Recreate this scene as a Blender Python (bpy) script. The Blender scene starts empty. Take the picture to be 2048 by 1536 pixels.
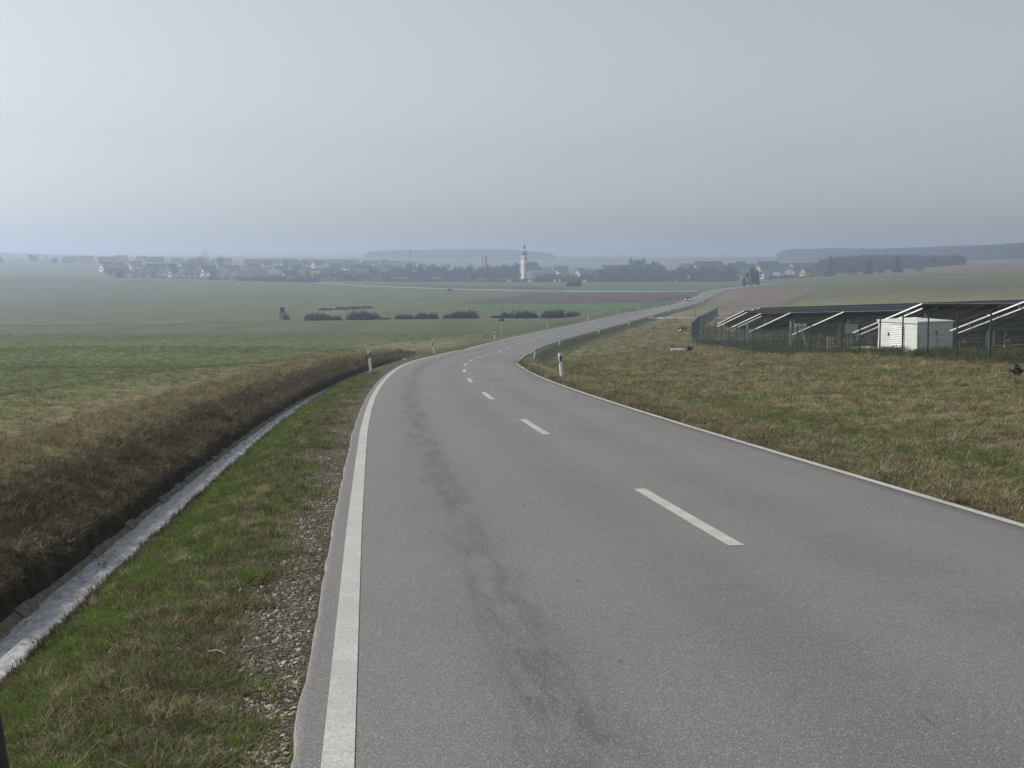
import bpy, math, random
import numpy as np
from mathutils import Vector, Matrix
R = math.radians
random.seed(7); rng = np.random.default_rng(7)
sc = bpy.context.scene
col = sc.collection

# ------------------------------------------------------------------ camera, sky, sun, exposure
FPX, H0 = 2750.0, 510.0                      # focal length and horizon row, for a 2048 x 1536 picture
PITCH = math.atan((768 - H0) / FPX)
cam = bpy.data.cameras.new("camera"); cam.sensor_width = 36.0; cam.lens = 36.0 * FPX / 2048
cam.clip_start = 0.1; cam.clip_end = 20000
camo = bpy.data.objects.new("camera", cam); col.objects.link(camo)
camo.location = (0, 0, 0); camo.rotation_euler = (R(90) - PITCH, 0, 0); sc.camera = camo

SUN_AZ, SUN_EL = -70.0, 32.0                 # degrees clockwise from the view direction (+Y)
world = bpy.data.worlds.new("World"); sc.world = world; world.use_nodes = True
nt = world.node_tree; nt.nodes.clear()
sky = nt.nodes.new('ShaderNodeTexSky'); sky.sky_type = 'NISHITA'; sky.sun_disc = False
sky.sun_elevation = R(SUN_EL); sky.sun_rotation = R(SUN_AZ); sky.altitude = 400
sky.air_density = 1.0; sky.dust_density = 1.7; sky.ozone_density = 1.5
hs = nt.nodes.new('ShaderNodeHueSaturation'); hs.inputs['Saturation'].default_value = 0.20
tint = nt.nodes.new('ShaderNodeMix'); tint.data_type = 'RGBA'; tint.blend_type = 'MULTIPLY'; tint.inputs[0].default_value = 1.0
tint.inputs[7].default_value = (0.96, 0.99, 1.035, 1)
bg = nt.nodes.new('ShaderNodeBackground'); bg.inputs['Strength'].default_value = 0.101
wo = nt.nodes.new('ShaderNodeOutputWorld')
nt.links.new(sky.outputs[0], hs.inputs['Color']); nt.links.new(hs.outputs[0], tint.inputs[6])
nt.links.new(tint.outputs[2], bg.inputs['Color']); nt.links.new(bg.outputs[0], wo.inputs[0])

sl = bpy.data.lights.new("sun", 'SUN'); sl.energy = 5.0; sl.angle = R(0.6); sl.color = (1.0, 0.95, 0.88)
so = bpy.data.objects.new("sun", sl); col.objects.link(so)
_sd = Vector((math.sin(R(SUN_AZ)) * math.cos(R(SUN_EL)), math.cos(R(SUN_AZ)) * math.cos(R(SUN_EL)), math.sin(R(SUN_EL))))
so.rotation_euler = _sd.to_track_quat('Z', 'Y').to_euler()
sc.view_settings.view_transform = 'Standard'; sc.view_settings.look = 'None'
sc.view_settings.exposure = 0.15; sc.view_settings.gamma = 1.0; sc.view_settings.use_curve_mapping = False
sc.render.engine = 'CYCLES'
sc.cycles.use_denoising = True; sc.cycles.denoising_prefilter = 'NONE'
sc.cycles.volume_bounces = 1; sc.cycles.max_bounces = 8; sc.cycles.diffuse_bounces = 3
sc.cycles.transparent_max_bounces = 16
HAZE_DENSITY = 0.00061

# ------------------------------------------------------------------ helpers
def tag(o, label=None, cat=None, group=None, kind=None):
    if label: o['label'] = label
    if cat: o['category'] = cat
    if group: o['group'] = group
    if kind: o['kind'] = kind
    return o
def empty(name, loc, rz=0.0, label=None, cat=None, group=None):
    o = bpy.data.objects.new(name, None); o.location = loc; o.rotation_euler = (0, 0, rz)
    o.empty_display_size = 0.3; col.objects.link(o); return tag(o, label, cat, group)
class MB:
    def __init__(s): s.v = []; s.f = []; s.mi = []
    def add(s, vs, fs, m=0):
        b = len(s.v); s.v += [tuple(p) for p in vs]; s.f += [tuple(b + i for i in f) for f in fs]; s.mi += [m] * len(fs)
        return s
    def box(s, c, size, rot=None, m=0, top=(1, 1)):
        x, y, z = (k / 2 for k in size); vs = []
        for dz in (-1, 1):
            for dx, dy in ((-1, -1), (1, -1), (1, 1), (-1, 1)):
                t = top if dz > 0 else (1, 1)
                vs.append(Vector((dx * x * t[0], dy * y * t[1], dz * z)))
        if rot is not None: vs = [rot @ v for v in vs]
        vs = [v + Vector(c) for v in vs]
        return s.add(vs, [(3, 2, 1, 0), (4, 5, 6, 7), (0, 1, 5, 4), (1, 2, 6, 5), (2, 3, 7, 6), (3, 0, 4, 7)], m)
    def bar(s, a, b, w, h=None, m=0, n=4, w2=None):
        a, b = Vector(a), Vector(b); d = (b - a)
        q = d.to_track_quat('Z', 'Y').to_matrix(); h = h or w; k = (w2 / w) if w2 else 1.0
        ring = []
        for i in range(n):
            t = 2 * math.pi * (i + .5) / n; r = 1 / math.cos(math.pi / n) if n == 4 else 1
            ring.append(Vector((math.cos(t) * w / 2 * r, math.sin(t) * h / 2 * r, 0)))
        vs = [a + q @ p for p in ring] + [b + q @ (p * k) for p in ring]
        fs = [(i, (i + 1) % n, n + (i + 1) % n, n + i) for i in range(n)] + [tuple(range(n))[::-1], tuple(range(n, 2 * n))]
        return s.add(vs, fs, m)
    def lathe(s, prof, n=10, c=(0, 0, 0), m=0):
        b = []; 
        for r, z in prof:
            for i in range(n):
                t = 2 * math.pi * i / n; b.append((c[0] + r * math.cos(t), c[1] + r * math.sin(t), c[2] + z))
        fs = [(k * n + i, k * n + (i + 1) % n, (k + 1) * n + (i + 1) % n, (k + 1) * n + i) for k in range(len(prof) - 1) for i in range(n)]
        fs += [tuple(range(n))[::-1], tuple((len(prof) - 1) * n + i for i in range(n))]
        return s.add(b, fs, m)
    def mesh(s, name, mats):
        me = bpy.data.meshes.new(name); me.from_pydata(s.v, [], s.f)
        for m in (mats if isinstance(mats, (list, tuple)) else [mats]): me.materials.append(m)
        if any(s.mi): me.polygons.foreach_set('material_index', s.mi)
        me.update(); return me
    def build(s, name, mats, parent=None, loc=None, smooth=False):
        me = s.mesh(name, mats)
        if smooth: me.polygons.foreach_set('use_smooth', [True] * len(me.polygons))
        return put(name, me, parent, loc)
def put(name, me, parent=None, loc=None, rot=None, scale=None):
    o = bpy.data.objects.new(name, me); col.objects.link(o)
    if parent: o.parent = parent
    if loc is not None: o.location = loc
    if rot is not None: o.rotation_euler = rot
    if scale is not None: o.scale = scale if isinstance(scale, (tuple, list)) else (scale,) * 3
    return o
def copy_tree(o, parent=None):
    c = o.copy(); col.objects.link(c)
    if parent: c.parent = parent; c.matrix_parent_inverse = o.matrix_parent_inverse
    for ch in kids.get(o.name, [x for x in bpy.data.objects if x.parent == o]): copy_tree(ch, c)
    return c
kids = {}
def np_mesh(name, V, F, mat, attrs=None, smooth=True):
    V = np.asarray(V, float); F = np.asarray(F, int)
    me = bpy.data.meshes.new(name)
    me.vertices.add(len(V)); me.vertices.foreach_set('co', V.ravel())
    k = F.shape[1]; me.loops.add(F.size); me.loops.foreach_set('vertex_index', F.ravel())
    me.polygons.add(len(F)); me.polygons.foreach_set('loop_start', np.arange(len(F)) * k)
    me.polygons.foreach_set('loop_total', np.full(len(F), k))
    if smooth: me.polygons.foreach_set('use_smooth', np.ones(len(F), bool))
    me.update(calc_edges=True)
    for n, a in (attrs or {}).items():
        at = me.attributes.new(n, 'FLOAT', 'POINT'); at.data.foreach_set('value', np.asarray(a, float).ravel())
    if mat: me.materials.append(mat)
    return me
def grid_faces(nr, nc):
    i = np.arange(nr - 1)[:, None] * nc + np.arange(nc - 1)[None, :]
    return np.stack([i, i + 1, i + nc + 1, i + nc], -1).reshape(-1, 4)
_tab = {}
def noise(x, y, scale, seed=0):
    """smooth value noise, 0..1"""
    if seed not in _tab: _tab[seed] = np.random.default_rng(1000 + seed).random((256, 256))
    t = _tab[seed]; x = np.asarray(x, float) / scale; y = np.asarray(y, float) / scale
    xi = np.floor(x).astype(int); yi = np.floor(y).astype(int); fx = x - xi; fy = y - yi
    fx = fx * fx * (3 - 2 * fx); fy = fy * fy * (3 - 2 * fy)
    g = lambda a, b: t[a % 256, b % 256]
    return (g(xi, yi) * (1 - fx) * (1 - fy) + g(xi + 1, yi) * fx * (1 - fy) + g(xi, yi + 1) * (1 - fx) * fy + g(xi + 1, yi + 1) * fx * fy)
def fbm(x, y, s, seed=0):
    return (noise(x, y, s, seed) + .5 * noise(x, y, s / 2.1, seed + 1) + .25 * noise(x, y, s / 4.3, seed + 2)) / 1.75
def sstep(a, b, x):
    t = np.clip((np.asarray(x, float) - a) / (b - a), 0, 1); return t * t * (3 - 2 * t)

# ------------------------------------------------------------------ road line: (Y, X, z, z offset of the left line, z offset of the right line); eye height is z = 0
ROAD = np.array([(-24,5.52,-0.363,0.00,0.00),(-18,4.87,-0.699,0.00,0.00),(-12,4.22,-1.035,0.00,0.00),(-6,3.57,-1.371,0.00,0.00),(0,2.93,-1.707,0.00,0.00),(6,2.30,-2.043,0.00,0.00),(12,1.67,-2.379,0.00,0.00),(18,1.06,-2.715,0.00,0.00),(24,0.46,-3.051,0.00,0.00),(30,-0.09,-3.387,0.00,0.00),(36,-0.60,-3.723,0.00,0.00),(42,-1.05,-4.059,0.00,-0.00),(48,-1.46,-4.395,0.00,-0.00),(54,-1.80,-4.731,0.02,-0.00),(60,-2.09,-5.067,0.03,0.01),(66,-2.30,-5.405,0.06,0.03),(72,-2.45,-5.746,0.07,0.02),(78,-2.52,-6.090,0.08,-0.04),(84,-2.52,-6.436,0.08,-0.14),(90,-2.46,-6.783,0.09,-0.23),(96,-2.35,-7.127,0.09,-0.27),(102,-2.18,-7.464,0.11,-0.26),(108,-1.94,-7.791,0.13,-0.19),(114,-1.62,-8.121,0.16,-0.11),(120,-1.15,-8.456,0.16,-0.06),(130,-0.50,-8.800,0.13,-0.06),(140,0.35,-9.146,0.09,-0.09),(150,1.39,-9.484,0.07,-0.12),(160,2.60,-9.804,0.07,-0.15),(170,4.00,-10.104,0.09,-0.15),(180,5.55,-10.382,0.10,-0.16),(190,7.22,-10.643,0.11,-0.16),(200,8.96,-10.891,0.11,-0.16),(210,10.75,-11.129,0.12,-0.17),(220,12.56,-11.359,0.13,-0.17),(230,14.37,-11.585,0.15,-0.16),(240,16.20,-11.810,0.17,-0.16),(250,18.03,-12.037,0.19,-0.14),(260,19.87,-12.266,0.22,-0.12),(270,21.70,-12.497,0.25,-0.10),(280,23.52,-12.728,0.29,-0.07),(290,25.33,-12.955,0.32,-0.05),(300,27.16,-13.175,0.34,-0.03),(310,29.02,-13.389,0.35,0.00),(320,30.95,-13.597,0.34,0.02),(330,33.08,-13.804,0.30,0.02),(344,35.53,-14.010,0.23,-0.03),(358,38.29,-14.215,0.14,-0.09),(372,41.25,-14.413,0.06,-0.14),(386,44.30,-14.598,-0.01,-0.18),(400,47.39,-14.763,-0.08,-0.21),(414,50.49,-14.899,-0.16,-0.23),(428,53.60,-14.998,-0.24,-0.26),(442,56.73,-15.050,-0.30,-0.28),(456,59.88,-15.047,-0.33,-0.27),(470,63.04,-14.986,-0.32,-0.23),(484,66.21,-14.869,-0.29,-0.15),(498,69.42,-14.713,-0.24,-0.08),(512,72.69,-14.545,-0.15,-0.02),(526,76.01,-14.400,-0.01,0.02),(540,79.38,-14.312,0.14,0.04),(554,82.80,-14.295,0.25,0.06),(568,86.41,-14.351,0.30,0.10),(582,90.53,-14.470,0.29,0.13),(600,95.47,-14.642,0.21,0.11),(624,101.24,-14.851,0.11,0.05),(648,107.58,-15.083,0.04,0.02),(672,114.19,-15.321,0.01,0.00),(696,120.98,-15.551,0.00,0.00),(720,127.89,-15.766,0.00,0.00),(744,134.88,-15.966,0.00,0.00),(768,141.94,-16.155,0.00,0.00),(792,149.04,-16.335,0.00,0.00),(816,156.17,-16.511,0.00,0.00),(840,163.31,-16.684,0.00,0.00)])
WL, WR = 3.05, 2.76
RY, RX, RZ, RL, RRt = ROAD.T
_th = np.arctan2(np.gradient(RX, RY), 1)
def road_at(Y):
    return np.interp(Y, RY, RX), np.interp(Y, RY, RZ), np.interp(Y, RY, _th), np.interp(Y, RY, RL), np.interp(Y, RY, RRt)
def sl_coords(X, Y):
    """lateral offset (right positive) and the road row it belongs to"""
    X = np.asarray(X, float); Y = np.asarray(Y, float)
    s = Y
    for _ in range(3):
        rx, rz, th, l, r = road_at(s); lat = (X - rx) * np.cos(th) - (Y - s) * np.sin(th)
        s = s + ((X - rx) * np.sin(th) + (Y - s) * np.cos(th)) * np.cos(th)
        s = np.clip(s, -24, 840)
    return lat, s
def world_of(lat, s):
    rx, rz, th, l, r = road_at(s)
    return rx + lat * np.cos(th), s - lat * np.sin(th)
def road_z(lat, s):
    rx, rz, th, l, r = road_at(s)
    L = np.clip(lat, -6, 6)
    return rz + np.where(L < 0, l * (-L / WL), r * (L / WR)) * np.clip(1 - (np.abs(lat) - 6) / 8, 0, 1)
# cross section beside the asphalt (offset from road level)
PL = np.array([(-30, .06), (-12, .06), (-9, .07), (-7.9, .05), (-7.3, 0), (-6.9, -.1), (-6.5, -.24), (-6.2, -.31), (-5.98, -.39), (-5.9, -.60), (-5.82, -.74), (-5.6, -.76), (-5.45, -.72), (-5.3, -.60), (-5.1, -.47), (-4.7, -.27), (-4.2, -.12), (-3.8, -.065), (-3.3, -.05), (-3.2, -.05), (-2.9, -.06)])
PLf = np.array([(-30, .02), (-9, .0), (-7, -.08), (-5.6, -.28), (-4.6, -.16), (-3.3, -.05), (-2.9, -.06)])
PRn = np.array([(2.7, -.06), (2.95, -.03), (3.5, -.04), (4.6, -.08), (6, .0), (8, .12), (12, .35), (18, .62), (30, .8)])
PRf = np.array([(2.7, -.06), (2.95, -.04), (3.4, -.08), (4.4, -.5), (5.0, -.62), (6.4, -.1), (8, .12), (12, .3), (18, .5), (30, .6)])
def prof(lat, s):
    a = np.interp(lat, PL[:, 0], PL[:, 1]); b = np.interp(lat, PLf[:, 0], PLf[:, 1]); t = sstep(60, 120, s)
    left = a * (1 - t) + b * t
    c = np.interp(lat, PRn[:, 0], PRn[:, 1]); d = np.interp(lat, PRf[:, 0], PRf[:, 1]); t = sstep(42, 75, s)
    d2 = np.interp(lat, PRf[:, 0], PRf[:, 1] * np.array([1, 1, 1, .45, .45, 1, 1, 1, 1, 1])); u = sstep(300, 480, s)
    right = c * (1 - t) + (d * (1 - u) + d2 * u) * t
    return np.where(lat < 0, left, right)
COLS = {
 0: [(100, 708), (150, 682), (200, 672), (300, 651), (400, 628), (520, 605), (700, 576), (860, 553), (1100, 549), (1500, 525), (1800, 519), (2500, 513), (6000, 510)],
 300: [(100, 708), (148, 681), (200, 671), (300, 648), (400, 625), (520, 602), (700, 578), (880, 558), (1000, 556), (1300, 538), (1500, 528), (2000, 519), (3000, 513), (6000, 509)],
 600: [(100, 709), (140, 684), (200, 668), (310, 641.5), (420, 618), (560, 598), (760, 573), (900, 565), (1000, 559), (1300, 540), (1500, 532), (2000, 522), (3000, 514), (6000, 509)],
 1024: [(100, 711), (150, 683), (200, 663), (250, 648), (300, 634), (360, 620), (430, 606), (560, 588), (650, 578), (760, 570), (900, 565), (1100, 561), (1400, 553), (1800, 540), (2600, 521), (3400, 513), (6000, 509)],
 1280: [(100, 700), (150, 672), (215, 648), (310, 631), (360, 620), (430, 606), (560, 586), (700, 571), (850, 565), (1100, 560), (1400, 550), (2000, 532), (3000, 515), (6000, 509)],
 1400: [(100, 703), (130, 687), (190, 657), (275, 635), (340, 622), (430, 606), (475, 598), (540, 586), (640, 576), (760, 569), (900, 564), (1200, 556), (1500, 545), (2500, 521), (6000, 509)],
 1500: [(100, 701), (150, 677), (200, 655), (250, 637), (340, 613), (460, 592), (640, 574.5), (760, 568), (900, 564), (1200, 555), (1500, 541), (2500, 519), (6000, 509)],
 1800: [(60, 712), (72, 704), (100, 690), (150, 668), (220, 640), (270, 615), (330, 595), (430, 577), (580, 561), (720, 551), (900, 545.5), (1100, 538), (1500, 528), (2200, 519), (6000, 509)],
 2048: [(50, 720), (75, 697), (110, 680), (160, 660), (235, 633), (290, 603), (380, 580), (480, 562), (620, 546), (760, 533), (950, 521), (1300, 519.5), (1600, 517), (2500, 514), (6000, 509)],
}
def ray(x, v):
    a = (x - 1024) / FPX; b = (768 - v) / FPX; y = math.cos(PITCH) + b * math.sin(PITCH)
    return a / y, (-math.sin(PITCH) + b * math.cos(PITCH)) / y      # X and z for every metre of Y
_lnY = np.linspace(math.log(40), math.log(6000), 220); _az = np.linspace(-0.75, 0.75, 121)
_T = np.zeros((len(_az), len(_lnY)))
_cx = sorted(COLS); _cz = []
for cx_ in _cx:
    c = COLS[cx_]; ys = [q[0] for q in c]; zs = [ray(cx_, q[1])[1] * q[0] for q in c]
    _cz.append(np.interp(np.exp(_lnY), ys, zs))
_cz = np.array(_cz); _ca = np.array([(k - 1024) / FPX for k in _cx])
for j in range(len(_lnY)): _T[:, j] = np.interp(_az, _ca, _cz[:, j])
for _ in range(6): _T[:, 1:-1] = .25 * _T[:, :-2] + .5 * _T[:, 1:-1] + .25 * _T[:, 2:]
for _ in range(5): _T[1:-1] = .25 * _T[:-2] + .5 * _T[1:-1] + .25 * _T[2:]
def t_base(X, Y):
    Yc = np.maximum(Y, 41.); a = np.clip(X / Yc, -.749, .749); l = np.log(np.clip(Yc, 41, 5999))
    i = (a - _az[0]) / (_az[1] - _az[0]); j = (l - _lnY[0]) / (_lnY[1] - _lnY[0])
    i0 = np.clip(np.floor(i).astype(int), 0, len(_az) - 2); j0 = np.clip(np.floor(j).astype(int), 0, len(_lnY) - 2); fi = i - i0; fj = j - j0
    return (_T[i0, j0] * (1 - fi) * (1 - fj) + _T[i0 + 1, j0] * fi * (1 - fj) + _T[i0, j0 + 1] * (1 - fi) * fj + _T[i0 + 1, j0 + 1] * fi * fj)
def T(X, Y):
    """ground height everywhere (vectorised)"""
    X = np.asarray(X, float); Y = np.asarray(Y, float)
    lat, s = sl_coords(X, Y)
    near = np.interp(np.minimum(Y, 400), RY, RZ) + np.where(lat < 0, .06, np.clip((lat - 3) * .042, 0, .62))
    w = sstep(60, 115, Y); base = near * (1 - w) + t_base(X, Y) * w
    base = base + (fbm(X, Y, 9, 3) - .5) * .10 * sstep(8, 12, np.abs(lat)) * sstep(80, 45, Y)
    r = road_z(lat, s) + prof(lat, s)
    wr = sstep(15, 9.5, np.abs(lat)) * sstep(840, 800, Y)
    return base * (1 - wr) + r * wr
def tz(x, y): return float(T(np.array([x]), np.array([y]))[0])
_YS = np.exp(np.linspace(math.log(4), math.log(5900), 3000))
def hit(x, v, ymin=4, ymax=5900):
    a, b = ray(x, v); Y = _YS[(_YS >= ymin) & (_YS <= ymax)]; g = T(a * Y, Y); d = g - b * Y; k = np.argmax(d > 0)
    if d[k] <= 0: k = len(Y) - 1
    y = Y[k]
    if k > 0 and d[k] > 0: y = Y[k - 1] + (Y[k] - Y[k - 1]) * (-d[k - 1]) / (d[k] - d[k - 1])
    return a * y, y, tz(a * y, y)
def at(x, Y):                                 # ground point in column x of the picture at distance Y
    X = (x - 1024) / FPX * Y * 1.0; return X, Y, tz(X, Y)

# ------------------------------------------------------------------ materials
def node_mat(name):
    m = bpy.data.materials.new(name); m.use_nodes = True; n = m.node_tree; n.nodes.clear()
    o = n.nodes.new('ShaderNodeOutputMaterial'); p = n.nodes.new('ShaderNodeBsdfPrincipled'); n.links.new(p.outputs[0], o.inputs[0])
    return m, n, p
class G:
    """tiny node-graph writer"""
    def __init__(s, n): s.n = n
    def new(s, t, **k):
        q = s.n.nodes.new(t)
        for a, b in k.items(): setattr(q, a, b)
        return q
    def lk(s, a, b): s.n.links.new(a, b)
    def val(s, sock, v):
        if hasattr(v, 'is_linked') or isinstance(v, bpy.types.NodeSocket): s.lk(v, sock)
        else: sock.default_value = v
    def math(s, op, a, b=0.0, c=None, clamp=False):
        q = s.new('ShaderNodeMath', operation=op); q.use_clamp = clamp; s.val(q.inputs[0], a); s.val(q.inputs[1], b)
        if c is not None: s.val(q.inputs[2], c)
        return q.outputs[0]
    def pos(s): return s.new('ShaderNodeNewGeometry').outputs['Position']
    def obj(s): return s.new('ShaderNodeTexCoord').outputs['Object']
    def scale(s, vec, sc3):
        q = s.new('ShaderNodeMapping'); s.lk(vec, q.inputs[0]); q.inputs['Scale'].default_value = sc3; return q.outputs[0]
    def noise(s, vec, scale, detail=4, rough=.55):
        q = s.new('ShaderNodeTexNoise'); s.lk(vec, q.inputs['Vector']); q.inputs['Scale'].default_value = scale
        q.inputs['Detail'].default_value = detail; q.inputs['Roughness'].default_value = rough; return q.outputs['Fac']
    def vor(s, vec, scale, feat='F1', out='Distance'):
        q = s.new('ShaderNodeTexVoronoi', feature=feat); s.lk(vec, q.inputs['Vector']); q.inputs['Scale'].default_value = scale; return q.outputs[out]
    def mix(s, f, a, b, mode='MIX'):
        q = s.new('ShaderNodeMix', data_type='RGBA', blend_type=mode); s.val(q.inputs[0], f)
        for k, v in ((6, a), (7, b)):
            if isinstance(v, tuple): q.inputs[k].default_value = (*v[:3], 1)
            else: s.lk(v, q.inputs[k])
        return q.outputs[2]
    def rng(s, f, a, b, c=0., d=1., smooth=True):
        q = s.new('ShaderNodeMapRange'); q.interpolation_type = 'SMOOTHSTEP' if smooth else 'LINEAR'
        s.val(q.inputs[0], f); q.inputs[1].default_value = a; q.inputs[2].default_value = b; q.inputs[3].default_value = c; q.inputs[4].default_value = d
        return q.outputs[0]
    def attr(s, name):
        q = s.new('ShaderNodeAttribute'); q.attribute_name = name; return q.outputs['Fac']
    def bump(s, h, strength, dist, p):
        q = s.new('ShaderNodeBump'); q.inputs['Strength'].default_value = strength; q.inputs['Distance'].default_value = dist
        s.lk(h, q.inputs['Height']); s.lk(q.outputs[0], p.inputs['Normal'])
def simple(name, c, rough=.7, metal=0., var=.12, nscale=6.0, spec=.5, bump=0., emit=None):
    m, n, p = node_mat(name); g = G(n); f = g.noise(g.obj(), nscale, 5)
    lo = tuple(k * (1 - var) for k in c); hi = tuple(min(1, k * (1 + var)) for k in c)
    g.lk(g.mix(g.rng(f, .3, .7), lo, hi), p.inputs['Base Color'])
    p.inputs['Roughness'].default_value = rough; p.inputs['Metallic'].default_value = metal; p.inputs['Specular IOR Level'].default_value = spec
    if bump: g.bump(f, bump, .02, p)
    if emit: p.inputs['Emission Color'].default_value = (*emit[:3], 1); p.inputs['Emission Strength'].default_value = emit[3]
    return m
def plant(name, a, b, trans=.0, rough=.75):
    m, n, p = node_mat(name); g = G(n)
    r = g.new('ShaderNodeObjectInfo').outputs['Random']; f = g.noise(g.pos(), .6, 3)
    t = g.math('MULTIPLY_ADD', r, .6, g.math('MULTIPLY', f, .4))
    g.lk(g.mix(g.rng(t, .2, .8, smooth=False), a, b), p.inputs['Base Color']); p.inputs['Roughness'].default_value = rough
    p.inputs['Specular IOR Level'].default_value = .2
    if trans:
        q = g.new('ShaderNodeBsdfTranslucent'); g.lk(g.mix(g.rng(t, .2, .8, smooth=False), a, b), q.inputs[0])
        x = g.new('ShaderNodeMixShader'); x.inputs[0].default_value = trans; g.lk(p.outputs[0], x.inputs[1]); g.lk(q.outputs[0], x.inputs[2])
        o = [k for k in n.nodes if k.type == 'OUTPUT_MATERIAL'][0]; g.lk(x.outputs[0], o.inputs[0])
    return m

def asphalt_mat():
    m, n, p = node_mat("asphalt"); g = G(n); P = g.pos(); lat = g.attr('lat'); s = g.attr('row')
    cm = g.new('ShaderNodeCombineXYZ'); g.lk(lat, cm.inputs[0]); g.lk(g.math('MULTIPLY', s, .16), cm.inputs[1]); RP = cm.outputs[0]
    big = g.noise(P, .35, 5); mid = g.noise(P, 3.5, 5)
    base = g.mix(g.rng(big, .3, .7), (.138, .131, .122), (.184, .175, .163))
    base = g.mix(g.rng(mid, .3, .75, 0, .35), base, (.112, .108, .104))
    # worn wheel tracks: slow light and dark bands along the lanes
    wob = g.math('MULTIPLY_ADD', g.noise(RP, .8, 3), .5, lat)
    band = g.math('SINE', g.math('MULTIPLY', wob, 4.2)); base = g.mix(g.rng(band, -1, 1, 0, .42), base, (.215, .207, .198))
    # brown-black stain that runs down the left lane
    d = g.math('ABSOLUTE', g.math('ADD', g.math('MULTIPLY_ADD', g.noise(RP, 1.6, 4), -.9, lat), 2.5))
    st = g.math('MULTIPLY', g.rng(d, .04, .27, 1, 0), g.rng(g.noise(RP, 5.0, 6, .7), .36, .60), clamp=True)
    base = g.mix(g.math('MULTIPLY', st, .8), base, (.050, .044, .041))
    # aggregate: dark pits and pale chips
    chip = g.vor(P, 165, out='Color'); sep = g.new('ShaderNodeSeparateColor'); g.lk(chip, sep.inputs[0])
    base = g.mix(g.rng(sep.outputs[0], .0, 1, 0, .75, False), base, (.085, .080, .076)); base = g.mix(g.rng(sep.outputs[1], .86, .96, 0, .55), base, (.42, .41, .39))
    n2 = g.noise(P, 42, 3, .7); base = g.mix(g.rng(n2, .35, .7, 0, .35), base, (.085, .08, .078))
    spots = g.rng(g.noise(RP, 9.0, 3, .6), .69, .74, 0, .7); base = g.mix(spots, base, (.05, .05, .05))
    g.lk(base, p.inputs['Base Color']); p.inputs['Roughness'].default_value = .62; p.inputs['Specular IOR Level'].default_value = .5
    h = g.math('ADD', g.math('MULTIPLY', g.vor(P, 165), .6), g.math('MULTIPLY', n2, .6)); g.bump(h, .55, .006, p)
    return m
def paint_mat():
    m, n, p = node_mat("road_paint"); g = G(n); P = g.pos()
    f = g.noise(P, 60, 4, .7); w = g.noise(P, 2.2, 5)
    c = g.mix(g.rng(w, .3, .7), (.36, .37, .345), (.45, .46, .43)); cw = g.new('ShaderNodeCombineXYZ'); g.lk(g.math('MULTIPLY', g.attr('lat'), 14), cw.inputs[0]); g.lk(g.math('MULTIPLY', g.attr('row'), 55), cw.inputs[1]); scr = g.rng(g.noise(cw.outputs[0], 1.0, 4, .7), .60, .68, 0, .6)
    c = g.mix(scr, c, (.22, .21, .20)); c = g.mix(g.rng(g.noise(P, 9, 5, .7), .52, .7, 0, .45), c, (.26, .25, .235)); k = g.math('ADD', g.rng(f, .46, .58, 0, .75), g.rng(g.vor(P, 80), .0, .25, .25, 0), clamp=True)
    c = g.mix(k, c, (.27, .26, .25)); g.lk(c, p.inputs['Base Color']); p.inputs['Roughness'].default_value = .6; g.bump(f, .4, .004, p)
    return m
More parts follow.
